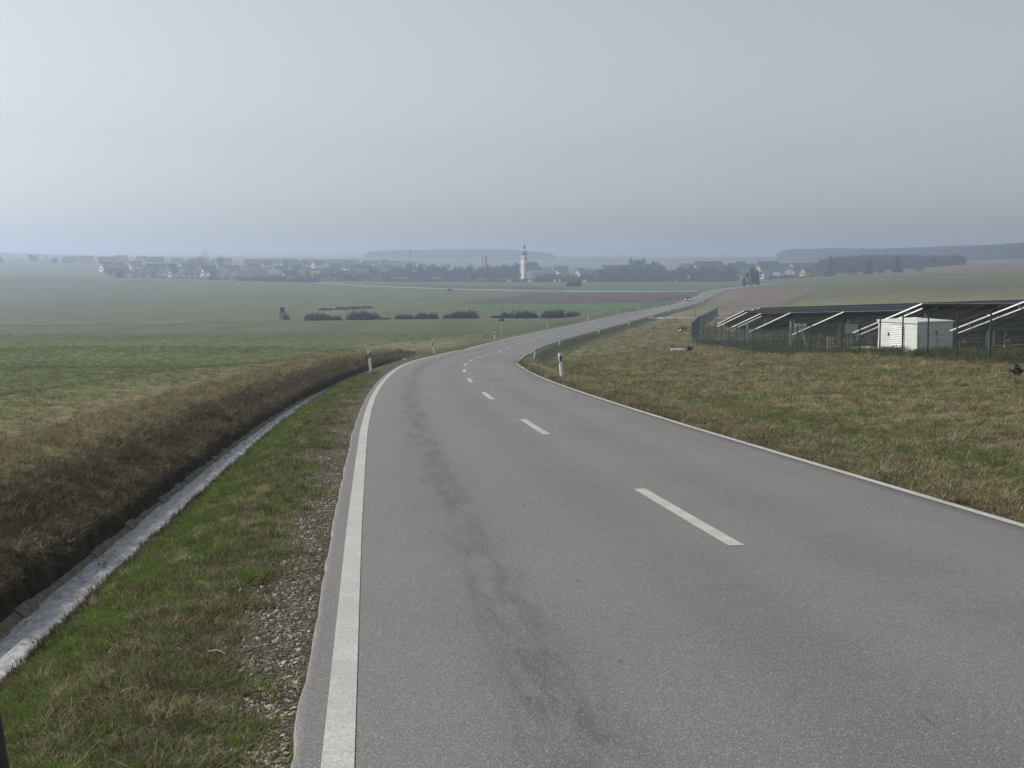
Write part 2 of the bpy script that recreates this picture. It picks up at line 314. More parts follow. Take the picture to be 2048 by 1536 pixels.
def ground_mat():
    """one ground: colour zones follow the distance from the road (lat) and along the valley (row)"""
    m, n, p = node_mat("ground"); g = G(n); P = g.pos(); lat = g.attr('lat'); s = g.attr('row')
    jit = g.math('MULTIPLY_ADD', g.noise(P, 1.1, 5), .9, -.45); L = g.math('ADD', lat, jit)
    LF = g.math('ADD', lat, g.math('MULTIPLY_ADD', g.noise(P, .22, 4), 7.0, -3.5))
    fine = g.noise(P, 22, 6, .75); mid = g.noise(P, 3.2, 6, .65); big = g.noise(P, .13, 5); huge = g.noise(P, .012, 4)
    green = g.mix(g.rng(mid, .35, .65), (.036, .050, .014), (.085, .110, .032))
    tan = g.mix(g.rng(mid, .32, .68), (.150, .133, .072), (.245, .218, .128)); brown = g.mix(g.rng(mid, .3, .7), (.030, .025, .017), (.080, .066, .044))
    olive = g.mix(g.rng(mid, .32, .68), (.082, .102, .038), (.130, .150, .064))
    fgreen = g.mix(g.rng(huge, .35, .65), (.078, .092, .044), (.100, .112, .056)); fgreen = g.mix(g.rng(big, .35, .7, 0, .5), fgreen, (.122, .122, .064))
    wv = g.new('ShaderNodeTexWave', wave_type='BANDS'); g.lk(g.scale(P, (.35, 1, 1)), wv.inputs['Vector']); wv.inputs['Scale'].default_value = .045; wv.inputs['Distortion'].default_value = 2.5; wv.inputs['Detail Scale'].default_value = .3
    fgreen = g.mix(g.rng(wv.outputs['Fac'], .55, .95, 0, .35), fgreen, (.062, .070, .032)); fgreen = g.mix(g.rng(g.noise(g.scale(P, (.2, 1, 1)), .45, 5, .7), .5, .72, 0, .55), fgreen, (.052, .058, .028))
    # left side
    left = g.mix(g.rng(g.math('ADD', LF, g.math('MULTIPLY', s, .02)), -12.5, -9.0), olive, tan)
    left = g.mix(g.rng(big, .42, .62, 0, .45), left, olive)
    left = g.mix(g.math('MULTIPLY', g.rng(L, -7.4, -6.7), g.rng(s, 150, 80)), left, brown)
    left = g.mix(g.math('MULTIPLY', g.rng(L, -5.9, -5.4), 1.0), left, green)
    left = g.mix(g.rng(s, 135, 175), left, fgreen)
    soil = g.mix(g.rng(g.vor(P, 34), .0, .55), (.17, .15, .118), (.05, .042, .032)); soil = g.mix(g.rng(fine, .4, .7, 0, .4), soil, (.26, .235, .19))
    gr = g.math('MULTIPLY', g.rng(L, -4.05, -3.70), g.rng(s, 110, 60)); left = g.mix(gr, left, soil)
    # right side
    pat = g.noise(P, .17, 5, .6); right = g.mix(g.rng(pat, .36, .54), g.mix(.45, green, tan), tan); right = g.mix(g.rng(mid, .5, .75, 0, .35), right, brown)
    right = g.mix(g.math('MULTIPLY', g.rng(L, 6.6, 5.4), .8), right, green); right = g.mix(g.rng(g.noise(g.scale(P, (.5, 1, 1)), .9, 5, .7), .45, .65, 0, .45), right, brown); right = g.mix(g.rng(s, 260, 430), right, fgreen)
    right = g.mix(g.rng(L, 3.25, 3.0), right, soil)
    c = g.mix(g.rng(lat, -.1, .1), left, right)
    vs = g.new('ShaderNodeVectorMath', operation='SCALE'); g.lk(c, vs.inputs[0]); g.lk(g.rng(fine, .3, .7, .6, 1.4, False), vs.inputs[3]); c = vs.outputs[0]
    g.lk(c, p.inputs['Base Color']); p.inputs['Roughness'].default_value = .95; p.inputs['Specular IOR Level'].default_value = .1
    g.bump(g.math('ADD', fine, g.math('MULTIPLY', mid, 2)), .9, .05, p)
    return m
def field_mat(name, a, b, stripe=0.0, ns=.05):
    m, n, p = node_mat(name); g = G(n); P = g.pos(); big = g.noise(P, ns, 5); fine = g.noise(P, 1.5, 5, .7)
    c = g.mix(g.rng(big, .35, .65), a, b); c = g.mix(g.rng(fine, .35, .7, 0, .4), c, tuple(k * .6 for k in a))
    if stripe:
        w = g.new('ShaderNodeTexWave', wave_type='BANDS'); g.lk(P, w.inputs['Vector']); w.inputs['Scale'].default_value = stripe; w.inputs['Distortion'].default_value = 1.5
        c = g.mix(g.rng(w.outputs['Fac'], .2, .8, 0, .25), c, tuple(k * 1.35 for k in b))
    g.lk(c, p.inputs['Base Color']); p.inputs['Roughness'].default_value = .95; p.inputs['Specular IOR Level'].default_value = .1
    g.bump(fine, .8, .1, p); return m
M = {}
M['asphalt'] = asphalt_mat(); M['paint'] = paint_mat(); M['ground'] = ground_mat()
M['plough'] = field_mat('ploughed_soil', (.060, .046, .040), (.085, .066, .058), .35)
M['fallow'] = field_mat('fallow_soil', (.115, .088, .068), (.150, .120, .088), 0)
M['crop'] = field_mat('crop', (.055, .098, .038), (.078, .120, .048), .12)
M['pasture'] = field_mat('pasture', (.085, .105, .048), (.112, .125, .062))
M['dry'] = field_mat('dry_grass', (.15, .135, .08), (.19, .165, .105))
M['track'] = field_mat('track_gravel', (.38, .37, .33), (.48, .46, .42))
M['concrete'] = simple('concrete', (.175, .158, .132), .9, var=.4, nscale=14, bump=.5)
M['white'] = simple('white_plastic', (.78, .79, .80), .45, var=.05)
M['black'] = simple('black_plastic', (.02, .02, .022), .5)
M['reflector'] = simple('reflector', (.75, .76, .78), .2)
M['galv'] = simple('galvanised_steel', (.50, .52, .52), .45, metal=.3, var=.15)
M['alu'] = simple('aluminium', (.80, .81, .80), .35, var=.08, nscale=2)
M['fence'] = simple('dark_green_coating', (.012, .026, .022), .5)
M['cell'] = simple('solar_cell', (.008, .011, .030), .3, var=.35, nscale=1.2)
M['cab'] = simple('cabinet_paint', (.82, .85, .81), .5, var=.05, nscale=2)
M['cabroof'] = simple('cabinet_roof', (.82, .85, .82), .5, var=.05)
M['gap_shade'] = simple('louvre_gap_shade', (.14, .15, .15), .7)  # darker grey for painted shade in the louvre gaps
M['louvre'] = simple('louvre_paint', (.80, .83, .80), .5, var=.05)
M['grey'] = simple('grey_box_paint', (.50, .56, .64), .5, var=.05)
M['wood'] = simple('weathered_wood', (.28, .235, .17), .85, var=.3, nscale=9)
M['dwood'] = simple('dark_wood', (.045, .038, .030), .85, var=.3, nscale=9)
M['darkshadesteel'] = simple('dark_and_shaded_steel', (.10, .11, .11), .5, metal=.3)  # dark steel; on purlins and rafters the table shade is in the colour
M['signback'] = simple('sign_back', (.06, .07, .075), .5)
M['earth'] = simple('pale_earth', (.34, .30, .23), .95, var=.3, nscale=3, bump=.6)
M['brush'] = plant('bare_twigs', (.065, .055, .048), (.125, .105, .088), 0)
M['btree'] = plant('bare_crown', (.040, .034, .034), (.075, .062, .058), 0)
M['conifer'] = plant('conifer_needles', (.012, .024, .012), (.026, .042, .020), 0)
M['leafy'] = plant('early_leaves', (.045, .060, .022), (.080, .092, .035), 0)
M['blossom'] = plant('blossom', (.50, .48, .40), (.68, .66, .58), 0)
M['bark'] = simple('bark', (.07, .058, .048), .9, var=.3)
M['gA'] = plant('grass_green', (.070, .125, .018), (.175, .260, .050), .4)
M['gB'] = plant('grass_dull', (.085, .095, .038), (.160, .170, .070), .3)
M['gC'] = plant('grass_straw', (.20, .165, .09), (.40, .34, .21), .3)
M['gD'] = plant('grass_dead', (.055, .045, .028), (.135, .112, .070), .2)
M['gE'] = plant('grass_rust', (.045, .022, .016), (.090, .045, .030), .2)
M['stone'] = plant('gravel_stone', (.15, .132, .105), (.42, .38, .31), 0)
M['metal'] = simple('car_paint', (.10, .12, .125), .3, metal=.4); M['glass'] = simple('dark_glass', (.02, .025, .03), .08)
M['tyre'] = simple('tyre_rubber', (.02, .02, .02), .9); M['lamp'] = simple('headlamp', (.8, .8, .8), .2, emit=(1, .97, .9, 2.5))

# ------------------------------------------------------------------ terrain: one sheet to the horizon, and a finely cut strip along the road
def ground_attrs(X, Y):
    lat, s = sl_coords(X, Y); return {'lat': np.clip(lat, -300, 300), 'row': Y}
STRIP_L = np.array([-14, -12.5, -11.2, -10.2, -9.4, -8.8, -8.3, -7.9, -7.6, -7.3, -7.05, -6.8, -6.6, -6.4, -6.2, -6.1, -6.05, -5.95, -5.82, -5.7, -5.6, -5.5, -5.4, -5.3, -5.2, -5.1, -5.0, -4.85, -4.7, -4.55, -4.4, -4.25, -4.1, -3.95, -3.8, -3.65, -3.5, -3.4, -3.3, -3.2, -3.05, -2.8, -1.5, 0, 1.5,
                    2.6, 2.8, 2.95, 3.1, 3.3, 3.5, 3.7, 4, 4.3, 4.6, 5, 5.4, 5.8, 6.3, 6.8, 7.4, 8, 8.8, 9.6, 10.4, 11.2, 12])
STRIP_S = np.concatenate([np.arange(-22, 4, 1.0), np.arange(4, 30, .12), np.arange(30, 70, .3), np.arange(70, 140, .8), np.arange(140, 330, 2.5), np.arange(330, 836, 6)])
LL, SS = np.meshgrid(STRIP_L, STRIP_S); X, Y = world_of(LL, SS); Z = T(X, Y)
Z[:, 0] -= .12; Z[:, -1] -= .12
nearw = sstep(60, 30, SS)
amp = 1.0 * np.interp(LL, [-14, -8, -7.2, -6.3, -6.06, -6.0, -5.3, -5.1, -4.4, -4.0, -3.4, -3.25, 2.9, 3.2, 4, 12], [.05, .06, .10, .09, 0, 0, 0, .03, .05, .02, .012, 0, 0, .02, .04, .05])
Z = Z + (fbm(X, Y, .55, 11) - .5) * amp * nearw + (fbm(X, Y, .16, 15) - .5) * amp * .35 * nearw
me = np_mesh('verge', np.stack([X, Y, Z], -1).reshape(-1, 3), grid_faces(*X.shape), M['ground'], ground_attrs(X.ravel(), Y.ravel()))
tag(put('verge', me), kind='structure')

az = np.concatenate([np.linspace(-1.35, -.42, 40), np.linspace(-.415, .415, 420), np.linspace(.42, 1.35, 40)])
ry = np.concatenate([np.arange(-30, 5, 5.), np.exp(np.linspace(math.log(5), math.log(5900), 420))])
A, Yg = np.meshgrid(az, ry); Xg = A * (np.abs(Yg) + 22.0) + 0 * Yg
lat, s_ = sl_coords(Xg, Yg); Zg = T(Xg, Yg)
Zg = Zg - 1.1 * np.where(lat < 0, sstep(13.2, 11.5, -lat), sstep(11.4, 9.6, lat)) * (Yg < 815) * (Yg > -20)
rough = sstep(9, 14, np.abs(lat)) * sstep(70, 35, Yg) * .05
Zg += (fbm(Xg, Yg, .8, 21) - .5) * rough
me = np_mesh('ground', np.stack([Xg, Yg, Zg], -1).reshape(-1, 3), grid_faces(*Xg.shape), M['ground'], ground_attrs(Xg.ravel(), Yg.ravel()))
tag(put('ground', me), kind='structure')

# road slab, its markings
def ribbon(name, s, lats, lift, mat, kind='structure', parent=None, edge_noise=0.0):
    LL, SS = np.meshgrid(lats, s)
    if edge_noise: LL[:, 1] += (fbm(SS[:, 0], SS[:, 0] * 0, .35, 31) - .5) * edge_noise; LL[:, 0] = LL[:, 1] - .012; LL[:, 2] = LL[:, 1] + .006
    X, Y = world_of(LL, SS); Z = road_z(LL, SS) + lift
    if edge_noise: Z[:, 0] -= .07; Z[:, -1] -= .07; Z[:, 1] -= .003
    me = np_mesh(name, np.stack([X, Y, Z], -1).reshape(-1, 3), grid_faces(*X.shape), mat, {'lat': LL.ravel(), 'row': SS.ravel()})
    o = put(name, me, parent); return tag(o, kind=kind) if kind else o
rs = np.concatenate([np.arange(-22, 4, 1.), np.arange(4, 30, .15), np.arange(30, 90, .6), np.arange(90, 330, 3), np.arange(330, 838, 6)])
ribbon('road', rs, [-3.26, -3.24, -3.234, -3.2, -3.0, -2.5, -2, -1.5, -1, -.5, 0, .5, 1, 1.5, 2, 2.5, 2.84, 2.87], 0.0, M['asphalt'], edge_noise=.035)
ribbon('edge_line', rs[rs < 600], [-3.05 - .066, -3.05 + .066], .004, M['paint'])
ribbon('edge_line', rs[rs < 600], [2.76 - .05, 2.76 + .05], .004, M['paint'])
# dashes: 12 m cycle measured along the road
dl = np.concatenate([[0], np.cumsum(np.hypot(np.diff(rs), np.diff(np.interp(rs, RY, RX))))])
s0 = np.interp(12.8, rs, dl)
for k in range(-1, 34):
    a, b = s0 + 12 * k - 2, s0 + 12 * k + 2
    if b < 1 or a > dl[-1]: continue
    ss = np.interp(np.linspace(a, b, 9), dl, rs); me_ = ribbon('centre_dash', ss, [-.066, .066], .004, M['paint'])

# field patches that differ in crop, laid on the ground sheet
def patch(name, xs, vtop, vbot, mat, lift=.05, n=60, m=10):
    px = np.linspace(xs[0], xs[-1], n); vt = np.interp(px, xs, vtop); vb = np.interp(px, xs, vbot); V = []
    for x, a, b in zip(px, vt, vb):
        h0 = hit(x, b, 60); h1 = hit(x, a, 60)
        for t in np.linspace(0, 1, m):
            X_ = h0[0] * (1 - t) + h1[0] * t; Y_ = h0[1] * (1 - t) + h1[1] * t; V.append((X_, Y_))
    V = np.array(V); Z_ = T(V[:, 0], V[:, 1]) + lift
    me = np_mesh(name, np.c_[V, Z_], grid_faces(n, m)[:, ::-1], mat); return tag(put(name, me), kind='structure')
patch('ploughed_field', [925, 1000, 1080, 1200, 1310, 1395], [606, 596, 587, 586.5, 586, 583], [606.6, 606.8, 607, 606, 604, 593], M['plough'], .08)
patch('ploughed_field', [600, 760, 900, 1050, 1130], [569, 569, 571, 573, 575], [569.4, 573, 577.5, 580.5, 580.8], M['plough'], .10)
patch('crop_field', [1135, 1250, 1400, 1475], [566, 565.5, 566.5, 569], [585, 585, 582, 572], M['crop'], .07)
patch('crop_field', [860, 1000, 1160, 1220, 1290, 1330], [622, 610, 608, 607, 606, 605.5], [627, 622, 622, 622, 614, 607], M['crop'], .06)
patch('field_track', [620, 760, 900, 1100, 1250, 1395], [565.5, 572.8, 577.8, 581.7, 583.2, 582.2], [566.3, 573.8, 579, 582.9, 584.2, 583.0], M['track'], .12, n=90, m=3)
patch('grass_edge', [0, 200, 300, 420, 560], [650.5, 649.5, 648, 645, 641], [651.6, 650.4, 649.6, 646.2, 642], M['dry'], .10, n=60, m=3)
patch('field_track', [1296, 1340, 1400, 1470, 1520], [635.3, 635.2, 635.3, 635.3, 635.3], [637.6, 637.3, 637.0, 636.6, 636.6], M['track'], .05, n=40, m=3)
patch('fallow_field', [1412, 1440, 1480, 1560, 1625], [598, 586, 577, 572.5, 577], [601, 620, 629, 614, 584], M['fallow'], .08, n=50, m=14)
patch('fallow_field', [1700, 1800, 1900, 2048, 2200], [552, 540, 524, 521.5, 521], [553, 551, 549, 547, 546], M['fallow'], .12, n=50)
patch('grass_edge', [600, 660, 800, 900, 925], [611, 609, 604, 601, 606], [640, 636, 622, 610, 606.5], M['pasture'], .05, n=40)

# ------------------------------------------------------------------ drainage channel beside the road, in concrete elements, with running water
ch = empty('drainage_channel', (*world_of(-5.8, 20.), tz(*map(float, world_of(-5.8, 20.)))), 0, 'concrete drainage channel carrying pale water along the left verge', 'drainage channel')
ci = ch.matrix_basis.inverted()
def local(o, root=ch): o.parent = root; o.matrix_parent_inverse = root.matrix_basis.inverted(); return o
slab_var = []
for v in range(4):
    r_ = random.Random(v + 5); mb = MB(); w = .49; th = .07
    pts = [(-.235 + r_.uniform(-.008, .008), .20 + r_.uniform(-.02, .02)), (-.22, .12), (-.20, 0)]
    # local x = along the ditch, y = uphill away from the road, z = height over the water
    ys = [(-.10, -.05), (.02, .0), (.13, .10), (.26 + r_.uniform(-.02, .02), .235 + r_.uniform(-.03, .015))]
    vs = []
    for x in (-w / 2, w / 2):
        for (y, z) in ys: vs.append((x + (r_.uniform(-.006, .006)), y, z))
        for (y, z) in reversed(ys): vs.append((x, y + .05, z - th))
    n8 = len(ys) * 2
    fs = [(i, i + 1, n8 + i + 1, n8 + i) for i in range(n8 - 1)] + [(n8 - 1, 0, n8, 2 * n8 - 1)]
    fs += [(i, n8 - 1 - i, n8 - 2 - i, i + 1) for i in range(len(ys) - 1)] + [(n8 + i, n8 + i + 1, 2 * n8 - 2 - i, 2 * n8 - 1 - i) for i in range(len(ys) - 1)]
    slab_var.append(mb.add(vs, fs).mesh('concrete_slab', M['concrete']))
s = 6.0; k = 0
while s < 62:
    la = -5.80; x, y = map(float, world_of(la, s)); rx, rz, th, l, r = road_at(s)
    z = float(rz) - .665 + random.uniform(-.012, .012)
    o = put('concrete_slab', slab_var[k % 4], None, (x, y, z), (math.atan(-.056), random.uniform(-.01, .01), float(-th) + math.pi / 2 + random.uniform(-.02, .02)))
    o.rotation_euler = (random.uniform(-.02, .02), 0.056, float(-th) + math.pi / 2 + random.uniform(-.006, .006)); local(o)
    s += .515; k += 1
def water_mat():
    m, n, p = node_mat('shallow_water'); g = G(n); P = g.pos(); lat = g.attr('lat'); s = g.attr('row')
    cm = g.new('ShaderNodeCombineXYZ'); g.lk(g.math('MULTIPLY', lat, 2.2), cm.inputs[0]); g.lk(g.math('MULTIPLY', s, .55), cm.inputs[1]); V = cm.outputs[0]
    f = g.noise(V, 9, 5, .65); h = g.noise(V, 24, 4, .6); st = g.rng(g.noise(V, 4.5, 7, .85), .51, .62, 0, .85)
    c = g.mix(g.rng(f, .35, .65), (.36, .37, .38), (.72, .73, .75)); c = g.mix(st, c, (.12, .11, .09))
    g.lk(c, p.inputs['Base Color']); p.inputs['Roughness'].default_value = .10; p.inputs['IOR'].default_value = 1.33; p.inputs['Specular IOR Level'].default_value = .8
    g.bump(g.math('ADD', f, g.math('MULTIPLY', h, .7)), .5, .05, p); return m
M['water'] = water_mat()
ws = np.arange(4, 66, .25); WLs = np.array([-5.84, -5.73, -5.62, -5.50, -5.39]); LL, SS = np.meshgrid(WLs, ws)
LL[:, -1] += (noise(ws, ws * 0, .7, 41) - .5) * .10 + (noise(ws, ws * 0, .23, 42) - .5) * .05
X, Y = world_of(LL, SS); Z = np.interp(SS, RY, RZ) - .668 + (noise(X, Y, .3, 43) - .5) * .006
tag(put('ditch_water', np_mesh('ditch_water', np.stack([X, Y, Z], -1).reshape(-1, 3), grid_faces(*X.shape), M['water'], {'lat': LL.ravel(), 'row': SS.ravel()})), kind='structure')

# ------------------------------------------------------------------ scattered vegetation (grass and gravel nobody could count)
protos = {}
def proto(kind, name, mesh):
    c = protos.setdefault(kind, bpy.data.collections.new('source_' + kind)); o = bpy.data.objects.new(name, mesh); c.objects.link(o)
def clump(seed, n, h, spread, lean, width, mat, curl=.5):
    r = random.Random(seed); mb = MB()
    for i in range(n):
        a = r.uniform(0, 6.283); rr = spread * math.sqrt(r.random()); bx, by = rr * math.cos(a), rr * math.sin(a)
        d = r.uniform(0, 6.283) if r.random() < .5 else a; L = h * r.uniform(.45, 1.1); le = lean * r.uniform(.3, 1.3); w = width * r.uniform(.6, 1.3)
        px, py = -math.sin(d) * w / 2, math.cos(d) * w / 2; vs = []
        for t in (0, .5, 1):
            o = le * L * (t ** (1 + curl)); z = L * t * (1 - .35 * le * t); k = 1 - t * .95
            vs += [(bx + math.cos(d) * o - px * k, by + math.sin(d) * o - py * k, z - .01), (bx + math.cos(d) * o + px * k, by + math.sin(d) * o + py * k, z - .01)]
        mb.add(vs, [(0, 1, 3, 2), (2, 3, 5, 4)])
    return mb.mesh('tuft', mat)
for i in range(3): proto('short', 'a_green%d' % i, clump(i, 26, .075, .09, .9, .007, M['gA']))
for i in range(3): proto('short', 'b_dull%d' % i, clump(10 + i, 26, .070, .10, 1.2, .007, M['gB']))
for i in range(2): proto('short', 'c_straw%d' % i, clump(20 + i, 22, .085, .11, 1.9, .006, M['gC']))
for i in range(2): proto('short', 'd_dead%d' % i, clump(30 + i, 26, .10, .11, 1.7, .007, M['gD']))
for i in range(2): proto('short', 'e_rust%d' % i, clump(40 + i, 24, .11, .07, .5, .007, M['gE']))
for i in range(3):
    r = random.Random(60 + i); mb = MB(); mb.lathe([(.3, -.35), (.5, -.1), (.48, .12), (.25, .32)], 6)
    mb.v = [(x * r.uniform(.8, 1.3), y * r.uniform(.6, 1.0), z * .55 + r.uniform(-.06, .06)) for x, y, z in mb.v]; proto('stones', 'stone%d' % i, mb.mesh('stone', M['stone']))
def scatter(name, kind, P, rotz, scl, idx, tilt=.15):
    n = len(P); me = bpy.data.meshes.new(name); me.vertices.add(n); me.vertices.foreach_set('co', np.asarray(P, float).ravel())
    rot = np.c_[rng.normal(0, tilt, n), rng.normal(0, tilt, n), rotz]
    a = me.attributes.new('rot', 'FLOAT_VECTOR', 'POINT'); a.data.foreach_set('vector', rot.ravel())
    a = me.attributes.new('scl', 'FLOAT', 'POINT'); a.data.foreach_set('value', np.asarray(scl, float))
    a = me.attributes.new('idx', 'INT', 'POINT'); a.data.foreach_set('value', np.asarray(idx, np.int32))
    o = put(name, me); ng = bpy.data.node_groups.new(name, 'GeometryNodeTree')
    ng.interface.new_socket('Geometry', in_out='INPUT', socket_type='NodeSocketGeometry'); ng.interface.new_socket('Geometry', in_out='OUTPUT', socket_type='NodeSocketGeometry')
    gi = ng.nodes.new('NodeGroupInput'); go = ng.nodes.new('NodeGroupOutput'); ci = ng.nodes.new('GeometryNodeCollectionInfo')
    ci.inputs['Collection'].default_value = protos[kind]; ci.inputs['Separate Children'].default_value = True; ci.inputs['Reset Children'].default_value = True
    ip = ng.nodes.new('GeometryNodeInstanceOnPoints'); ip.inputs['Pick Instance'].default_value = True
    def at_(nm, dt, sock):
        q = ng.nodes.new('GeometryNodeInputNamedAttribute'); q.data_type = dt; q.inputs['Name'].default_value = nm; ng.links.new(q.outputs['Attribute'], sock)
    at_('rot', 'FLOAT_VECTOR', ip.inputs['Rotation']); at_('scl', 'FLOAT', ip.inputs['Scale']); at_('idx', 'INT', ip.inputs['Instance Index'])
    ng.links.new(gi.outputs[0], ip.inputs['Points']); ng.links.new(ci.outputs[0], ip.inputs['Instance']); ng.links.new(ip.outputs[0], go.inputs[0])
    md = o.modifiers.new('scatter', 'NODES'); md.node_group = ng
    return tag(o, kind='stuff')
def strip_z(lat, s):
    X, Y = world_of(lat, s); z = T(X, Y); nw = sstep(60, 30, s)
    am = np.interp(lat, [-14, -8, -7.2, -6.3, -6.06, -6.0, -5.3, -5.1, -4.4, -4.0, -3.4, -3.25, 2.9, 3.2, 4, 12], [.05, .06, .10, .09, 0, 0, 0, .03, .05, .02, .012, 0, 0, .02, .04, .05])
    return X, Y, z + ((fbm(X, Y, .55, 11) - .5) * am + (fbm(X, Y, .16, 15) - .5) * am * .35) * nw
def sample(n, l0, l1, s0_, s1_, power=2.0):
    """more points near the camera: density falls with distance"""
    u = rng.random(n); s = (s0_ ** (1 - power) + u * (s1_ ** (1 - power) - s0_ ** (1 - power))) ** (1 / (1 - power)) if power != 1 else s0_ * (s1_ / s0_) ** u
    return rng.uniform(l0, l1, n), s
GREEN, DULL, STRAW, DEAD, RUST = (0, 3), (3, 6), (6, 8), (8, 10), (10, 12)
def choose(p):
    """p: n x 5 weights"""
    c = np.cumsum(p / p.sum(1, keepdims=True), 1); k = (rng.random(len(p))[:, None] > c).sum(1).clip(0, 4)
    lo = np.array([0, 3, 6, 8, 10])[k]; hi = np.array([3, 6, 8, 10, 12])[k]; return (lo + (rng.random(len(p)) * (hi - lo)).astype(int)), k
# left verge
def grass_patch(name, n, l0, l1, s0_, s1_, power, wfun, size, tilt=.15):
    lat, s = sample(n, l0, l1, s0_, s1_, power); X, Y, Z = strip_z(lat, s)
    keep = np.abs(X / np.maximum(Y, .1)) < .40
    lat, s, X, Y, Z = (q[keep] for q in (lat, s, X, Y, Z))
    w, dens = wfun(lat, s, X, Y); keep = rng.random(len(X)) < dens; lat, s, X, Y, Z, w = (q[keep] for q in (lat, s, X, Y, Z, w))
    idx, k = choose(w); sc_ = size * (1 + np.clip(s - 8, 0, 170) * .024) * rng.uniform(.6, 1.35, len(X)) * (.7 + .8 * fbm(X, Y, .5, 77))
    return scatter(name, 'short', np.c_[X, Y, Z], rng.uniform(0, 6.28, len(X)), sc_, idx, tilt)
def w_verge(lat, s, X, Y):
    g = fbm(X, Y, .55, 51); e = sstep(-4.2, -3.7, lat); rim = sstep(-5.12, -5.28, lat)
    lush = sstep(-4.3, -4.9, lat)
    w = np.stack([(.45 + 3.0 * g ** 2) * (.45 + 1.3 * lush) * (1 - rim), .7 + .0 * g, (.55 * (1 - g)) * (1.1 - .8 * lush), .22 + .4 * e + .5 * rim, .05 + 3.5 * rim], 1)
    dens = (1 - .93 * sstep(-3.85 + (g - .5) * .8, -3.45 + (g - .5) * .8, lat)) * (.12 + .88 * sstep(.34, .46, fbm(X, Y, .26, 52)))
    return w, dens
grass_patch('grass', 62000, -5.46, -3.3, 3.2, 60, 1.8, w_verge, .60)
for i in range(4): proto('tufts', 'tuft%d' % i, clump(90 + i, 90, .15, .085, .75, .007, M['gA' if i < 2 else ('gB' if i == 2 else 'gC')]))
lat, s = sample(900, -5.25, -3.75, 3.3, 30, 1.9); X, Y, Z = strip_z(lat, s); keep = rng.random(len(X)) < sstep(.42, .6, fbm(X, Y, .7, 58)) * .9 + .06
X, Y, Z = X[keep], Y[keep], Z[keep]; scatter('grass', 'tufts', np.c_[X, Y, Z], rng.uniform(0, 6.28, len(X)), rng.uniform(.35, .95, len(X)), rng.integers(0, 4, len(X)), .15)
def w_bank(lat, s, X, Y):
    g = fbm(X, Y, .8, 53); w = np.stack([.02 + 0 * g, .08 + .8 * sstep(-6.7, -7.8, lat), .18 + .7 * sstep(-6.6, -7.6, lat), 1.4 * sstep(-7.5, -6.7, lat) + .12, .10 + 0 * g], 1)
    return w, .35 + .65 * sstep(.3, .5, g)
grass_patch('dead_grass', 46000, -8.6, -5.94, 7, 110, 1.7, w_bank, .50, .7)
def w_field(lat, s, X, Y):
    g = fbm(X, Y, 3.5, 54); d = sstep(-8.6, -12, lat - .01 * s); w = np.stack([.06 + .42 * d, .5 + .8 * d + .4 * g, .65 * (1 - .8 * d), .28 * (1 - .75 * d), 0 * g], 1)
    return w, .45 + .55 * g
grass_patch('grass', 60000, -42, -8.4, 12, 120, 1.5, w_field, .62)
def w_right(lat, s, X, Y):
    g = fbm(X, Y, 2.6, 55); h = fbm(X, Y, .6, 56); gg = sstep(.40, .58, g * .7 + h * .3 + .14 * sstep(7, 4.4, lat)); e = sstep(4.3, 3.2, lat)
    w = np.stack([.03 + .30 * gg, .55 + .3 * gg, 1.1 * (1 - gg) + .40 + .4 * e, .40 * (1 - gg) + .05, 0 * g], 1)
    return w, sstep(2.88, 3.1, lat) * (.5 + .5 * h)
grass_patch('grass', 85000, 2.86, 30, 10, 110, 1.45, w_right, .85)
grass_patch('grass', 30000, 5.5, 60, 95, 280, 1.3, w_right, .62)
grass_patch('grass', 16000, -120, -6.5, 105, 200, 1.3, w_field, .42)
def w_edge(lat, s, X, Y):
    h = fbm(X, Y, .6, 57); w = np.stack([.1 + 0 * h, .6 + 0 * h, 1.0 + 0 * h, .5 + 0 * h, 0 * h], 1); return w, sstep(2.85, 3.2, lat) * (.3 + .7 * h)
grass_patch('grass', 14000, 2.86, 4.4, 11, 80, 1.5, w_edge, .9)
# gravel on the shoulder
lat, s = sample(40000, -4.4, -3.27, 3.3, 34, 2.1); X, Y, Z = strip_z(lat, s); g_ = fbm(X, Y, .5, 61); keep = rng.random(len(X)) < sstep(-4.05 + g_ * .5, -3.5 + (g_ - .5) * .3, lat) * (.35 + .65 * sstep(.35, .5, fbm(X, Y, .25, 62)))
X, Y, Z, s = X[keep], Y[keep], Z[keep], s[keep]
scatter('gravel', 'stones', np.c_[X, Y, Z + .002], rng.uniform(0, 6.28, len(X)), rng.gamma(3, .0043, len(X)).clip(.005, .036) * (1 + s * .02), rng.integers(0, 3, len(X)), .3)
# stones and clods lying in the water
lat, s = sample(70, -5.75, -5.38, 8, 50, 1.3); X, Y = world_of(lat, s); Z = np.interp(s, RY, RZ) - .665
scatter('dead_grass', 'short', np.c_[X, Y, Z], rng.uniform(0, 6.28, len(X)), rng.uniform(.35, .8, len(X)), rng.integers(8, 12, len(X)), .8)

